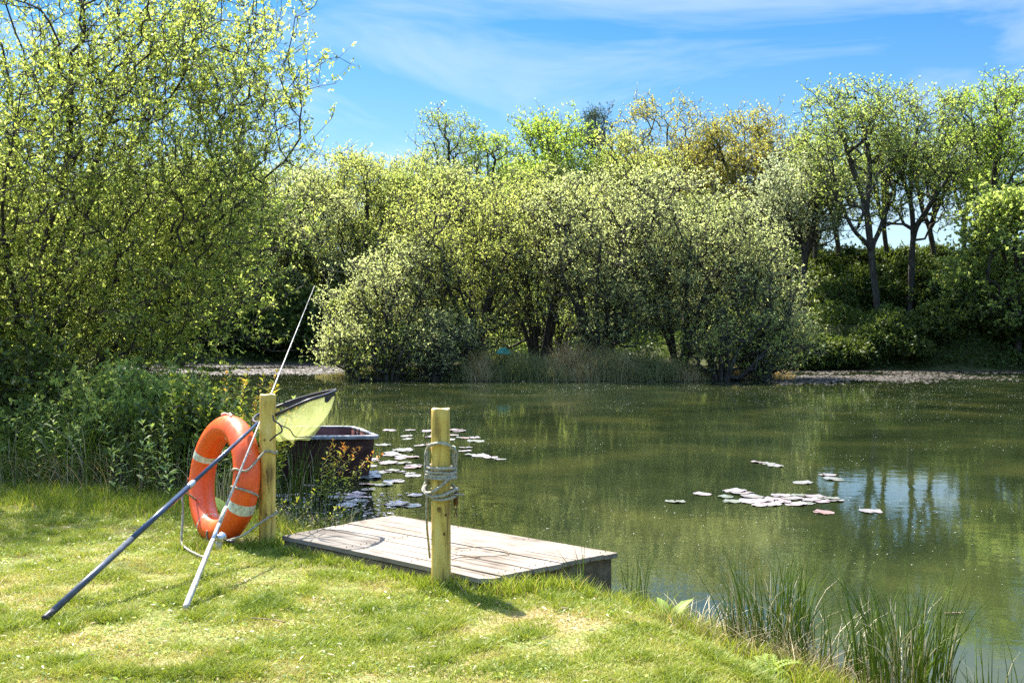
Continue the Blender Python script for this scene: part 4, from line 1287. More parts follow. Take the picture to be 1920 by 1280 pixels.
NP = 9
rj = random.Random(2)
for i in range(NP):
    v0 = i / NP + .0045; v1 = (i + 1) / NP - .0045
    e0 = rj.uniform(-.004, .004); e1 = 1 + rj.uniform(-.004, .004); dz = rj.uniform(-.0025, .0025)
    cut = .030 if i == 0 else 0
    us = [e0, .25, .5, .75, e1 - cut, e1] if cut else [e0, .25, .5, .75, e1]
    V, Fc = [], []
    for j, u_ in enumerate(us):
        va = v0 + (.05 if cut and j == len(us) - 1 else 0)
        zt = DZ + dz + rj.uniform(-.0012, .0012) - (.004 if cut and j >= len(us) - 2 else 0)
        V += [bil(u_, va, zt), bil(u_, v1, zt), bil(u_, v1, zt - .026), bil(u_, va, zt - .026)]
    for j in range(len(us) - 1):
        a = j * 4; c_ = a + 4
        Fc += [(a, c_, c_ + 1, a + 1), (a + 1, c_ + 1, c_ + 2, a + 2), (a + 2, c_ + 2, c_ + 3, a + 3), (a + 3, c_ + 3, c_, a)]
    Fc += [(0, 1, 2, 3), ((len(us) - 1) * 4 + 3, (len(us) - 1) * 4 + 2, (len(us) - 1) * 4 + 1, (len(us) - 1) * 4)]
    mb.add(V, Fc)
mb.build("deck", M['deck'], dock, smooth=False, bevel=.003)


def beam(u0, v0, u1, v1, z0, z1, th, name="side_beam"):
    a, b_ = bil(u0, v0, 0), bil(u1, v1, 0)
    d = (b_ - a).normalized(); n_ = Vector((-d.y, d.x, 0)) * th
    V = []
    for p in (a, b_):
        for q in (Vector((0, 0, 0)), n_):
            for z_ in (z0, z1): V.append(p + q + Vector((0, 0, z_)))
    MB().add(V, [(0, 1, 3, 2), (4, 6, 7, 5), (0, 4, 5, 1), (2, 3, 7, 6), (0, 2, 6, 4), (1, 5, 7, 3)]).build(name, M['beam'], dock, smooth=False, bevel=.004)


beam(.01, .012, .965, .012, -.16, DZ - .032, .04)
beam(.985, .03, .985, .985, -.30, DZ - .030, .04)
beam(.98, .985, .02, .985, -.30, DZ - .032, .04)
beam(.015, .985, .015, .03, -.30, DZ - .032, .04)
for (u_, v_) in [(.95, .92), (.06, .92), (.93, .1)]:
    p = bil(u_, v_, 0)
    MB().tube([p + Vector((0, 0, -1.0)), p + Vector((0, 0, DZ - .03))], .04, 12).build("support_leg", M['beam'], dock)
# nail heads in the boards
mb = MB()
for i in range(NP):
    for u_ in (.03, .34, .66, .97):
        for dv in (.3, .7):
            p = bil(u_, (i + dv) / NP, DZ + .0028)
            mb.lathe([(.003, -.003), (.003, 0), (.0022, .0008)], p, 8)
M['rust'] = noise_mat("rusty_steel", [(.3, (.05, .025, .012)), (.7, (.16, .08, .04))], 30, rough=.6, metal=.4)
mb.build("nail_heads", M['rust'], dock)

# twigs and curled dead stems lying on the deck
M['twig'] = noise_mat("dead_twig", [(.3, (.10, .07, .04)), (.7, (.25, .18, .11))], 20, rough=.9)


def stick(name, pts, r, label, cat="stick", mat='twig', group=None):
    c = Vector(pts[0])
    e = MB().tube([Vector(p) - c for p in spline(pts, 6)], r, 6).build(name, M[mat])
    e.location = c
    tag(e, label, cat, group)
    return e


z = DZ + .006
stick("curled_stem", [(-.30, 5.66, z), (-.14, 5.66, z + .01), (-.04, 5.60, z + .004), (-.02, 5.53, z), (-.07, 5.49, z), (-.2, 5.47, z)], .0022, "thin curled dead stem lying on the platform right of the roped post", "stem")
stick("dead_stem", [(-.33, 5.44, z), (-.26, 5.47, z + .008), (-.17, 5.43, z)], .002, "short bent dead stem on the platform beside the roped post", "stem")
stick("dead_stem", [(-.30, 5.38, z), (-.27, 5.42, z + .006), (-.16, 5.46, z)], .0022, "forked looking dead stem on the platform near its near edge", "stem")
stick("dead_stem", [(-.20, 4.85, .03), (-.31, 5.2, DZ + .01), (-.25, 5.25, DZ + .006)], .0015, "thin stem bent over the platform's near edge beside the post", "stem")
zz = G(-.72, 4.75)
stick("dead_stem", [(-1.10, 4.53, G(-1.1, 4.53) + .02), (-1.02, 4.5, G(-1.02, 4.5) + .022), (-.94, 4.47, G(-.94, 4.47) + .02)], .0022, "pale straw lying on the lawn right of the fishing rod butt", "stem", 'straw_solid' if False else 'twig')
stick("floating_stick", [at(1775, 1156, 5.4)[:2] + (WATER_Z + .006,), at(1812, 1157, 5.4)[:2] + (WATER_Z + .008,)], .004, "short pale stick floating on the water at lower right", "stick")

# ------------------------------------------------------------------ posts
M['post'] = wood_mat("treated_pine_post", 0, [(.36, (.10, .06, .02)), (.44, (.30, .20, .05)), (.50, (.50, .36, .08)), (.58, (.60, .45, .13)), (.68, (.64, .53, .25))], .65, knots=True, streak=24)
M['knot'] = noise_mat("dark_knot", [(.35, (.06, .035, .012)), (.6, (.22, .14, .04)), (.75, (.36, .26, .08))], 60, rough=.8)
M['endgrain'] = noise_mat("cut_post_end", [(.3, (.42, .30, .14)), (.7, (.66, .52, .30))], 40, rough=.8)


def post(x, y, label, lean, h=.855, r=.0455, seed=0, kn=()):
    e = empty("wooden_post", (x, y, 0)); e.rotation_euler = (R0(lean[1]), R0(lean[0]), seed)
    tag(e, label, "post", "round wooden posts beside the platform")
    r_ = random.Random(seed)
    n = 40; V, Fc = [], []
    zs = list(np.linspace(-.3, h - .006, 26)) + [h]
    for i, z_ in enumerate(zs):
        for k_ in range(n):
            a = 2 * math.pi * k_ / n
            rr = r * (1 + .012 * math.sin(2 * a + z_ * 3 + seed) + .008 * math.sin(5 * a + z_ * 9)) * (1.03 - .05 * (z_ / h)) * (.94 if i == len(zs) - 1 else 1)
            V.append((rr * math.cos(a), rr * math.sin(a), z_ + (.003 * math.sin(a * 3 + seed) if z_ > h - .02 else 0)))
    for i in range(len(zs) - 1):
        for k_ in range(n):
            k2 = (k_ + 1) % n
            Fc.append((i * n + k_, i * n + k2, (i + 1) * n + k2, (i + 1) * n + k_))
    MB().add(V, Fc).build("shaft", M['post'], e)
    for (ka, kz, ks) in kn:
        d_ = Vector((math.sin(ka), -math.cos(ka), 0)); t_ = Vector((d_.y, -d_.x, 0))
        KV, KF = [d_ * (r * 1.035)], []
        KV[0] = KV[0] + Vector((0, 0, kz))
        for ring_, (q_, h_) in enumerate([(.35, 1.03), (.6, 1.035), (1.0, .985)]):
            for j in range(16):
                a = 6.283 * j / 16
                p_ = t_ * (ks * q_ * math.cos(a)) + Vector((0, 0, ks * q_ * 1.3 * math.sin(a) + kz))
                dd_ = math.sqrt(max(1e-6, r * r - (ks * q_ * math.cos(a)) ** 2))
                KV.append(p_ + d_ * dd_ * h_)
        KF += [(0, 1 + j, 1 + (j + 1) % 16) for j in range(16)]
        for q2 in range(2):
            KF += [(1 + q2 * 16 + j, 1 + (q2 + 1) * 16 + j, 1 + (q2 + 1) * 16 + (j + 1) % 16, 1 + q2 * 16 + (j + 1) % 16) for j in range(16)]
        MB().add(KV, KF).build("knot", M['knot'], e)
    o = len(zs) - 1
    top = [V[o * n + k_] for k_ in range(n)]
    MB().add([(0, 0, h + .001)] + top, [(0, 1 + k_, 1 + (k_ + 1) % n) for k_ in range(n)]).build("cut_end", M['endgrain'], e)
    return e


PL = (-1.392, 6.13); PR = (-.335, 5.10)
post(*PL, "wooden post with the lifebuoy, net and fishing rod leaning on it", (.6, 0), seed=1, kn=[(-.8, .42, .010), (-1.2, .60, .006), (-.9, .18, .008)])
post(*PR, "wooden post wrapped in coiled rope in front of the platform", (.15, 0), seed=3, kn=[(-3.1, .385, .014), (-2.45, .36, .009), (-2.6, .27, .010)])

# ------------------------------------------------------------------ ropes
M['rope'] = noise_mat("weathered_rope", [(.3, (.13, .12, .09)), (.5, (.27, .25, .20)), (.75, (.44, .41, .34))], 90, rough=.9, bump=.5, bdist=.003)
M['rope_pink'] = noise_mat("faded_pink_rope", [(.3, (.40, .24, .18)), (.7, (.66, .52, .44))], 90, rough=.9)


def rope(mbx, pts, r=.0085, per=10):
    mbx.tube(spline(pts, per), r, 12, True, lobes=3, twist=2 * math.pi / (r * 7) / 1.0 * .9, amp=.15)


def wrap(cx, cy, z0, z1, a0, turns, rx, ry, jit=.004, seed=0, per=10):
    r_ = random.Random(seed); out = []
    n = int(turns * per)
    for i in range(n + 1):
        t = i / n; a = a0 + 2 * math.pi * turns * t
        q = 1 + r_.uniform(-.04, .04)
        out.append((cx + math.cos(a) * rx * q, cy + math.sin(a) * ry * q, z0 + (z1 - z0) * t + r_.uniform(-jit, jit)))
    return out


mb = MB()
cx, cy = PR[0], PR[1]
c0 = Vector((cx, cy, 0))
sh = lambda L_: [(p[0] - cx, p[1] - cy, p[2]) for p in L_]
rr = .0075
# upper loose loop: rises over the front and hangs in loops on both sides
loop = [(-.068, 0, .50), (-.072, -.008, .58), (-.068, -.01, .655), (-.045, -.045, .688), (0, -.058, .697), (.045, -.048, .683), (.072, -.012, .645), (.070, .0, .60), (.066, .01, .55)]
rope(mb, loop, rr)
loop2 = [(-.062, .01, .53), (-.060, -.02, .60), (-.064, -.01, .665), (-.03, .055, .66), (.03, .058, .66), (.062, -.005, .672), (.060, -.02, .62), (.066, 0, .55)]
rope(mb, loop2, rr * .95)
rope(mb, sh(wrap(cx, cy, .562, .520, 2.9, 3.0, .068, .058, .003, 1)), rr)
rope(mb, sh(wrap(cx + .002, cy, .585, .57, 1.0, 1.4, .066, .060, .002, 5)), rr)
rope(mb, [(.068, .02, .53), (.060, -.035, .535), (.03, -.058, .520), (0, -.062, .495), (-.035, -.060, .470), (-.072, -.03, .462), (-.085, .0, .475), (-.075, .02, .50), (-.06, .03, .52)], rr)
rope(mb, [(-.06, .03, .50), (-.080, -.01, .478), (-.06, -.045, .452), (-.02, -.062, .448), (.02, -.062, .456), (.055, -.04, .470), (.078, -.01, .478), (.060, .04, .47), (0, .06, .465), (-.05, .045, .47)], rr)
rope(mb, [(.05, .04, .49), (.074, 0, .452), (.05, -.045, .44), (0, -.062, .432), (-.04, -.05, .437)], rr * .9)
rope(mb, [(.055, -.03, .455), (.09, -.02, .452), (.108, -.01, .448)], rr * .6)
# hanging tail at left reaching the deck
rope(mb, [(-.066, .01, .50), (-.068, .0, .40), (-.069, .02, .30), (-.068, .10, .20), (-.066, .16, .115)], rr * .7)
o = mb.build("coiled_rope", M['rope'])
o.location = c0
tag(o, "grey rope wound several times round the post with a loose loop and hanging tail", "rope")

# shackle and chain at right of the post
ch = empty("hanging_shackle", (cx + .068, cy, .40)); tag(ch, "dark rusty clip and chain hanging at the right of the roped post", "clip")
MB().tube([(0, 0, .07), (.001, 0, .0)], [.010, .012], 10).build("clip_body", M['rust'], ch)
mb = MB()
for i in range(3):
    z_ = -.012 - i * .018
    ring_ = [((.007 * math.cos(a) if i % 2 == 0 else .002), (.002 if i % 2 == 0 else .007 * math.cos(a)), z_ + .012 * math.sin(a)) for a in np.linspace(0, 2 * math.pi, 14)]
    mb.tube(ring_, .0022, 6, False)
mb.build("chain", M['rust'], ch)

# ------------------------------------------------------------------ lifebuoy
def buoy_mat():
    m, n, l, b = newmat("orange_buoy_plastic")
    t = n.new("ShaderNodeTexCoord")
    a = n.new("ShaderNodeTexNoise"); a.inputs['Scale'].default_value = 9; a.inputs['Detail'].default_value = 8; a.inputs['Roughness'].default_value = .7
    l.new(t.outputs['Object'], a.inputs['Vector'])
    r = ramp(n, [(.30, (.34, .07, .02)), (.38, (.72, .085, .008)), (.60, (.80, .095, .008)), (.74, (.84, .16, .04))])
    l.new(a.outputs['Fac'], r.inputs['Fac'])
    w_ = n.new("ShaderNodeTexNoise"); w_.inputs['Scale'].default_value = 14; w_.inputs['Detail'].default_value = 10; w_.inputs['Roughness'].default_value = .8
    l.new(t.outputs['Object'], w_.inputs['Vector'])
    wr_ = ramp(n, [(.60, (0, 0, 0)), (.66, (.75, .75, .75))]); l.new(w_.outputs['Fac'], wr_.inputs['Fac'])
    wm = n.new("ShaderNodeMix"); wm.data_type = 'RGBA'; wm.inputs[7].default_value = (.72, .26, .14, 1)
    l.new(wr_.outputs['Color'], wm.inputs[0]); l.new(r.outputs['Color'], wm.inputs[6]); l.new(wm.outputs[2], b.inputs['Base Color'])
    c = n.new("ShaderNodeTexNoise"); c.inputs['Scale'].default_value = 26; c.inputs['Detail'].default_value = 4
    l.new(t.outputs['Object'], c.inputs['Vector'])
    rr_ = ramp(n, [(.35, (.30, .30, .30)), (.7, (.55, .55, .55))])
    l.new(c.outputs['Fac'], rr_.inputs['Fac']); l.new(rr_.outputs['Color'], b.inputs['Roughness'])
    bp = n.new("ShaderNodeBump"); bp.inputs['Strength'].default_value = .15; bp.inputs['Distance'].default_value = .004
    l.new(a.outputs['Fac'], bp.inputs['Height']); l.new(bp.outputs[0], b.inputs['Normal'])
    return m


M['buoy'] = buoy_mat()
M['band'] = noise_mat("worn_reflective_band", [(.30, (.20, .16, .10)), (.42, (.46, .45, .34)), (.60, (.66, .66, .54)), (.75, (.78, .77, .66))], 45, rough=.6, bump=.3, bdist=.002)
M['seam'] = noise_mat("dark_seam", [(.3, (.12, .03, .01)), (.7, (.3, .06, .02))], 20, rough=.8)
RB, rb_ = .297, .078
th = R0(51)
# ring lies in local XZ plane, normal = local Y
BC = Vector((-1.682, 6.29, .350))
bu = empty("lifebuoy", (BC.x, BC.y, BC.z - .372))
tag(bu, "worn orange lifebuoy ring with pale bands leaning against the left post", "lifebuoy")
Rm = Matrix.Rotation(-th, 3, 'Z') @ Matrix.Rotation(R0(-8), 3, 'X')
cen = Vector((0, 0, .372))


def ringpt(a, b_, rs_=1.0):
    """a round the ring from the top clockwise seen from the front, b_ round the tube"""
    cr, sr = math.cos(b_), math.sin(b_)
    rad = RB + rb_ * rs_ * cr * (1 if cr > 0 else .90)
    return Rm @ Vector((rad * math.sin(a), rb_ * rs_ * sr * .97, rad * math.cos(a))) + cen


def torus_part(a0, a1, na, scale, name, mat, nb=40, thick=False):
    V, Fc = [], []
    full = abs(a1 - a0) > 6.28
    for i in range(na if full else na + 1):
        a = a0 + (a1 - a0) * i / na
        for k_ in range(nb):
            V.append(ringpt(a, 2 * math.pi * k_ / nb, scale))
    rows = na if full else na + 1
    for i in range(na):
        i2 = (i + 1) % rows
        for k_ in range(nb):
            k2 = (k_ + 1) % nb
            Fc.append((i * nb + k_, i2 * nb + k_, i2 * nb + k2, i * nb + k2))
    return MB().add(V, Fc).build(name, mat, bu)


torus_part(0, 2 * math.pi, 120, 1.0, "ring", M['buoy'])
for (a0, wd) in [(R0(-68), .16), (R0(112), .17)]:
    torus_part(a0 - wd / 2, a0 + wd / 2, 8, 1.014, "band", M['band'])
# two narrow worn-away bands
for (a0, wd, b0, b1) in [(R0(22), .09, 2.4, 4.3), (R0(202), .07, 2.2, 6.5)]:
    V, Fc = [], []
    for i in range(7):
        for k_ in range(13):
            V.append(ringpt(a0 + wd * (i / 6 - .5) * (.7 + .3 * math.sin(k_ * 1.7)), b0 + (b1 - b0) * k_ / 12, 1.013))
    for i in range(6):
        for k_ in range(12): Fc.append((i * 13 + k_, (i + 1) * 13 + k_, (i + 1) * 13 + k_ + 1, i * 13 + k_ + 1))
    MB().add(V, Fc).build("band", M['band'], bu)
for a0 in (R0(18), R0(197)):
    torus_part(a0, a0 + .007, 1, 1.004, "seam", M['seam'])
# rope slots on the near side
mb = MB()
for a0 in (R0(82), R0(262)):
    mb.tube([ringpt(a0 - .05, -1.15, 1.0), ringpt(a0 + .05, -1.15, 1.0)], .011, 10)
mb.build("rope_slot", M['seam'], bu)
# grab line remnants
mb = MB()
rope(mb, [ringpt(R0(-22), 1.3, 1.08), ringpt(R0(-17), .6, 1.16), ringpt(R0(-13), .2, 1.14), ringpt(R0(-9), .35, 1.10), ringpt(R0(-4), .0, 1.12), ringpt(R0(3), -.2, 1.06), ringpt(R0(8), -.35, 1.05)], .007)
rope(mb, [ringpt(R0(-21), .3, 1.08), ringpt(R0(-19), 0, 1.22), ringpt(R0(-16), .3, 1.25), ringpt(R0(-14), .8, 1.1)], .009)
mb.build("grab_line", M['rope_pink'], bu)
# lashings that tie the ring to the post (one rope)
W0 = Vector(bu.location)
mb = MB()
rw = lambda a, b_, s_: ringpt(a, b_, s_) + W0
pcx, pcy = PL
rope(mb, [rw(R0(74), -2.0, 1.06), rw(R0(74), -1.3, 1.12), rw(R0(76), -.4, 1.14), (pcx + .0, pcy - .056, .535), (pcx + .052, pcy - .02, .525), (pcx + .04, pcy + .04, .53), (pcx - .03, pcy + .055, .54)], .0062)
rope(mb, [rw(R0(93), -2.0, 1.04), rw(R0(92), -1.3, 1.12), rw(R0(93), -.5, 1.16), rw(R0(95), .1, 1.14), rw(R0(98), .7, 1.08)], .0065)
o = mb.build("lashing_rope", M['rope']); tag(o, "pale rope lashing the lifebuoy's right side to the post", "rope")
mb = MB()
rope(mb, [rw(R0(172), -1.6, 1.05), rw(R0(170), -.8, 1.14), (-1.50, 5.93, .085), (-1.43, 6.03, .13), (pcx + .02, pcy - .058, .165), (pcx + .055, pcy - .01, .185), (pcx + .03, pcy + .05, .19)], .0058)
o = mb.build("lower_tie_rope", M['beam']); o.data.materials[0] = M['rope']; tag(o, "thin dark rope from the lifebuoy's bottom round the foot of the post", "rope")
mb = MB()
rope(mb, [rw(R0(235), -2.2, 1.03), (-1.865, 6.12, .30), (-1.855, 6.08, .20), (-1.845, 6.02, .08), (-1.83, 5.98, .035), (-1.77, 5.88, .028), (-1.70, 5.78, .025), (-1.63, 5.70, .022)], .0062)
o = mb.build("trailing_line", M['rope']); tag(o, "grubby cord trailing from the lifebuoy's left side down onto the grass", "rope")

# ------------------------------------------------------------------ landing net
M['pole_blue'] = noise_mat("dark_blue_pole", [(.3, (.012, .022, .055)), (.7, (.03, .05, .10))], 12, rough=.25, bump=.02, spec=.6)
M['pole_grey'] = noise_mat("scuffed_grey_pole", [(.3, (.03, .037, .05)), (.7, (.08, .09, .115))], 30, (1, 1, 1), rough=.35, bump=.05, spec=.5)
M['steel'] = noise_mat("dull_steel", [(.3, (.35, .35, .37)), (.7, (.6, .6, .62))], 25, rough=.35, metal=.8)
M['black'] = noise_mat("black_plastic", [(.3, (.015, .014, .018)), (.7, (.04, .036, .045))], 30, rough=.45)
A_ = Vector((-1.965, 4.52, .015)); B_ = Vector((-1.462, 6.225, .687))
nt = empty("landing_net", A_); tag(nt, "long-handled landing net with yellow-green mesh leaning against the left post", "landing net")
V_ = B_ - A_
q = lambda t: V_ * t
MB().tube([q(0), q(.004), q(.02), q(.03)], [.013, .0165, .0165, .0155], 16).build("end_cap", M['black'], nt)
MB().tube([q(.03), q(.335)], .0150, 18).build("lower_handle", M['pole_grey'], nt)
MB().tube([q(.335), q(.60)], .0140, 18).build("middle_handle", M['pole_blue'], nt)
MB().tube([q(.60), q(.604), q(.625), q(.63)], [.013, .0155, .0155, .012], 16).build("ferrule", M['steel'], nt)
MB().tube([q(.63), q(1.0)], .0105, 16).build("upper_handle", M['pole_blue'], nt)
hp = [(-1.462, 6.225, .687), (-1.40, 6.21, .714), (-1.325, 6.12, .747), (-1.159, 6.09, .822), (-1.075, 6.20, .848), (-1.042, 6.37, .862), (-1.07, 6.45, .860), (-1.17, 6.53, .838), (-1.32, 6.62, .795), (-1.44, 6.60, .75), (-1.52, 6.48, .715), (-1.51, 6.30, .695)]
hs_ = [p - A_ for p in spline(hp, 8, closed=True)]
MB().tube(hs_, .0085, 10, False).build("hoop", M['black'], nt)
# mesh bag
nb = len(hs_) - 1; rows = 12
bot = Vector((-1.30, 6.27, .600)) - A_
V, Fc = [], []
for i in range(rows + 1):
    t = i / rows
    for k_ in range(nb):
        p = hs_[k_]
        c_ = bot + Vector((0, 0, 0))
        shr = 1 - .62 * t ** 1.6
        dropz = (p.z - bot.z) * (t ** .85) * (1.0) + .035 * t * math.sin(k_ * .35) * (1 - t * .3)
        qx = c_.x + (p.x - c_.x) * shr + .022 * math.sin(k_ * .55 + i * .3) * t
        qy = c_.y + (p.y - c_.y) * shr + .022 * math.cos(k_ * .7 + i * .4) * t
        V.append(Vector((qx, qy, p.z - dropz)))
V.append(bot + Vector((0, 0, -.015)))
for i in range(rows):
    for k_ in range(nb):
        k2 = (k_ + 1) % nb
        Fc.append((i * nb + k_, i * nb + k2, (i + 1) * nb + k2, (i + 1) * nb + k_))
for k_ in range(nb): Fc.append((rows * nb + k_, rows * nb + (k_ + 1) % nb, len(V) - 1))


def net_mat():
    m, n, l, b = newmat("fine_green_mesh")
    col = (.52, .62, .10, 1)
    nz = n.new("ShaderNodeTexNoise"); nz.inputs['Scale'].default_value = 12; nz.inputs['Detail'].default_value = 3
    t = n.new("ShaderNodeTexCoord"); l.new(t.outputs['Object'], nz.inputs['Vector'])
    r = ramp(n, [(.3, (.33, .37, .11)), (.7, (.45, .48, .20))]); l.new(nz.outputs['Fac'], r.inputs['Fac'])
    l.new(r.outputs['Color'], b.inputs['Base Color'])
    tr = n.new("ShaderNodeBsdfTranslucent"); l.new(r.outputs['Color'], tr.inputs['Color'])
    tp = n.new("ShaderNodeBsdfTransparent")
    m1 = n.new("ShaderNodeMixShader"); m1.inputs[0].default_value = .62
    m2 = n.new("ShaderNodeMixShader"); m2.inputs[0].default_value = .55
    l.new(b.outputs[0], m1.inputs[1]); l.new(tr.outputs[0], m1.inputs[2])
    l.new(m1.outputs[0], m2.inputs[1]); l.new(tp.outputs[0], m2.inputs[2])
    l.new(m2.outputs[0], n['Material Output'].inputs['Surface'])
    b.inputs['Roughness'].default_value = .6
    return m


MB().add(V, Fc).build("mesh_bag", net_mat(), nt)
fw = lambda L_: [Vector(p) - A_ for p in L_]
mb = MB()
mb.tube(spline(fw([(-1.345, 6.075, .742), (-1.335, 6.06, .715), (-1.30, 6.05, .69), (-1.29, 6.05, .655), (-1.325, 6.05, .63), (-1.36, 6.06, .60)]), 6), .0045, 6)
mb.tube(spline(fw([(-1.30, 6.05, .69), (-1.25, 6.06, .665), (-1.22, 6.08, .62), (-1.16, 6.10, .62), (-1.12, 6.12, .61)]), 6), .003, 6)
mb.build("cord", M['black'], nt)
# dark fabric sleeve at the hoop's tip and along the back
mb = MB()
sl = [Vector(p) - A_ for p in [(-1.075, 6.20, .846), (-1.046, 6.33, .858), (-1.06, 6.44, .858), (-1.17, 6.53, .836), (-1.30, 6.60, .80), (-1.40, 6.61, .768)]]
sl = spline(sl, 6)
V2 = []; F2 = []
for i, p in enumerate(sl):
    V2 += [p + Vector((0, 0, .006)), p + Vector((0, -.004, -.035 - .012 * math.sin(i * .8)))]
for i in range(len(sl) - 1): F2.append((2 * i, 2 * i + 2, 2 * i + 3, 2 * i + 1))
mb.add(V2, F2)
mb.build("sleeve", M['black'], nt)

# ------------------------------------------------------------------ fishing rod
M['rod'] = noise_mat("pale_rod_blank", [(.3, (.30, .27, .23)), (.7, (.55, .50, .44))], 40, rough=.35)
M['cork'] = noise_mat("grubby_cork_grip", [(.3, (.24, .20, .15)), (.5, (.42, .38, .31)), (.7, (.58, .54, .47))], 60, rough=.85, bump=.4, bdist=.003)
RA = Vector((-1.420, 4.68, .02)); RT = Vector((-1.481, 8.117, 1.545))
rod = empty("fishing_rod", RA); tag(rod, "long pale fishing rod with cork grip and reel leaning behind the left post", "fishing rod")
V_ = RT - RA
q = lambda t: V_ * t
MB().tube([q(0), q(.004), q(.05), q(.055), q(.13), q(.135)], [.010, .0145, .0135, .0125, .0115, .010], 14).build("cork_grip", M['cork'], rod)
MB().tube([q(.135), q(.17)], .010, 14).build("reel_seat", M['steel'], rod)
MB().tube([q(.17), q(.205), q(.21)], [.0115, .0105, .007], 14).build("fore_grip", M['cork'], rod)
MB().tube([q(.21), q(.5), q(.8), q(1)], [.0065, .0048, .0032, .0014], 10).build("blank", M['rod'], rod)
mb = MB()
pp = V_.normalized().cross(Vector((1, 0, 0))).normalized()
if pp.z > 0: pp = -pp
for t, r_ in [(.36, .012), (.5, .009), (.62, .007), (.72, .006), (.81, .005), (.89, .004), (.96, .004)]:
    c_ = q(t) + pp * (r_ + .006)
    X = Vector((1, 0, 0))
    mb.tube([c_ + X * r_ * math.cos(a) + pp * r_ * math.sin(a) for a in np.linspace(0, 2 * math.pi, 14)], .0009, 5, False)
    mb.tube([q(t), c_ - pp * r_], .001, 5)
mb.build("line_guides", M['steel'], rod)
reel = MB()
rc = q(.155) + Vector((.012, 0, -.045))
reel.tube([q(.150), q(.150) + Vector((.006, 0, -.03)), rc + Vector((0, 0, .015))], [.006, .005, .007], 8)
reel.lathe([(.004, -.022), (.019, -.020), (.021, -.006), (.016, .0), (.016, .010), (.024, .014), (.025, .022), (.020, .026), (.004, .028)], rc + Vector((.010, -.012, .012)), 22, 'Y')
reel_o = reel.build("reel", M['steel'], rod)
MB().box(rc + Vector((.0, .0, -.024)), (.028, .030, .040), .2).build("gearbox", M['steel'], reel_o, bevel=.006)
MB().tube(spline([rc + Vector((.02, 0, 0)), rc + Vector((.045, -.01, -.002)), rc + Vector((.055, -.012, -.004))], 4), .0035, 8).tube([rc + Vector((.050, -.012, -.004)), rc + Vector((.078, -.014, -.006))], [.0075, .0075], 10).build("crank", M['black'], reel_o)

# ------------------------------------------------------------------ boat
M['hull'] = noise_mat("maroon_hull", [(.3, (.035, .014, .012)), (.55, (.075, .032, .026)), (.8, (.12, .07, .055))], 6, rough=.45, bump=.1, distort=1)
M['hull_in'] = noise_mat("faded_maroon_inside", [(.3, (.10, .035, .035)), (.7, (.22, .09, .08))], 5, rough=.6)
M['rim'] = noise_mat("grey_gunwale", [(.3, (.16, .15, .15)), (.5, (.30, .29, .30)), (.75, (.45, .44, .45))], 14, rough=.6)
bt = empty("small_boat", (-1.85, 10.6, WATER_Z)); bt.scale = (.92, .9, .94)
tag(bt, "small maroon square-ended boat with grey gunwale moored among the lily pads", "boat")


def plan(s):
    """outline of the gunwale, clockwise from near left, scaled"""
    P_ = [(-.60, -.42), (.10, -.44), (.56, -.40), (.60, -.34), (.34, .36), (.22, .62), (.08, .66), (-.40, .66), (-.56, .58), (-.66, .2), (-.66, -.34)]
    cx_, cy_ = -.03, .08
    return [((x_ - cx_) * s + cx_, (y_ - cy_) * s + cy_) for x_, y_ in P_]


ZR = .41
NPn = len(plan(1))
V, Fc = [], []
for s_, z_ in ((1.0, ZR), (.985, ZR - .03), (.95, .22), (.86, -.05), (.70, -.14)):
    for p in plan(s_): V.append((p[0], p[1], z_))
for i in range(4):
    for k_ in range(NPn):
        k2 = (k_ + 1) % NPn
        Fc.append((i * NPn + k_, (i + 1) * NPn + k_, (i + 1) * NPn + k2, i * NPn + k2))
Fc.append(tuple(4 * NPn + k_ for k_ in range(NPn)))
MB().add(V, Fc).build("hull", M['hull'], bt, smooth=False, bevel=.02)
V, Fc = [], []
for s_, z_ in ((.955, ZR + .002), (.93, ZR - .05), (.84, .10), (.70, .0)):
    for p in plan(s_): V.append((p[0], p[1], z_))
for i in range(3):
    for k_ in range(NPn):
        k2 = (k_ + 1) % NPn
        Fc.append((i * NPn + k_, i * NPn + k2, (i + 1) * NPn + k2, (i + 1) * NPn + k_))
Fc.append(tuple(reversed([3 * NPn + k_ for k_ in range(NPn)])))
MB().add(V, Fc).build("interior", M['hull_in'], bt, smooth=False)
V, Fc = [], []
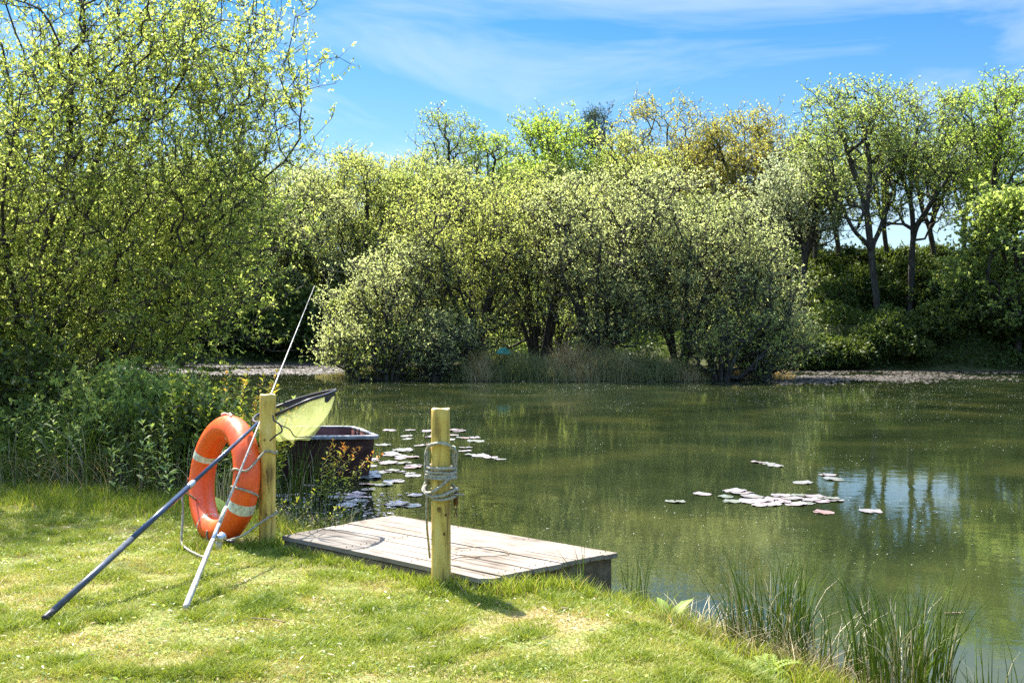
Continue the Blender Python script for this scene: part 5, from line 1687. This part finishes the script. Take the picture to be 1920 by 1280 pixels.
for s_, z_ in ((.945, ZR + .004), (.945, ZR + .020), (1.05, ZR + .020), (1.06, ZR + .010), (1.05, ZR - .018), (1.0, ZR - .018)):
    for p in plan(s_): V.append((p[0], p[1], z_ + (.018 if p[1] > .2 else 0) * 0))
for i in range(5):
    for k_ in range(NPn):
        k2 = (k_ + 1) % NPn
        Fc.append((i * NPn + k_, i * NPn + k2, (i + 1) * NPn + k2, (i + 1) * NPn + k_))
MB().add(V, Fc).build("gunwale", M['rim'], bt, smooth=False, bevel=.004)
mb = MB()
for dx in (-.018, .018): mb.tube([(.40 + dx, -.30, ZR + .02), (.40 + dx * 1.3, -.30, ZR + .08)], [.009, .006], 8)
mb.box((.40, -.30, ZR + .024), (.06, .04, .012))
mb.build("rowlock", M['black'], bt)
MB().box((-.05, .15, ZR - .10), (.95, .22, .03)).build("thwart", M['hull_in'], bt, smooth=False, bevel=.004)

# ------------------------------------------------------------------ tarpaulin on the island
m, n, l, b = newmat("teal_tarpaulin_cloth")
b.inputs['Base Color'].default_value = (.02, .17, .12, 1); b.inputs['Roughness'].default_value = .5
nz = n.new("ShaderNodeTexNoise"); nz.inputs['Scale'].default_value = 7; bp = n.new("ShaderNodeBump"); bp.inputs['Distance'].default_value = .05
l.new(nz.outputs['Fac'], bp.inputs['Height']); l.new(bp.outputs[0], b.inputs['Normal'])
tx, ty = (945 - 960) * 28.6 / F, 28.6
gz = G(tx, ty)
V = [(-.30, -.2, .45), (.26, -.22, .42), (.30, .2, .40), (-.28, .22, .44), (-.16, -.02, .66), (.06, 0, .70), (.2, 0, .56), (-.05, -.28, .40)]
Fc = [(0, 7, 4), (7, 5, 4), (7, 1, 6, 5), (1, 2, 6), (2, 3, 5, 6), (3, 4, 5), (3, 0, 4)]
V = [(a_ * .7, b_ * .7, .12 + c_ * .62) for a_, b_, c_ in V]
o = MB().add(V, Fc).build("tarpaulin", m, None, smooth=False)
so = o.modifiers.new("solid", 'SOLIDIFY'); so.thickness = .01
o.location = (tx, ty, gz); tag(o, "small teal tarpaulin shelter under the willows on the island", "tarpaulin")
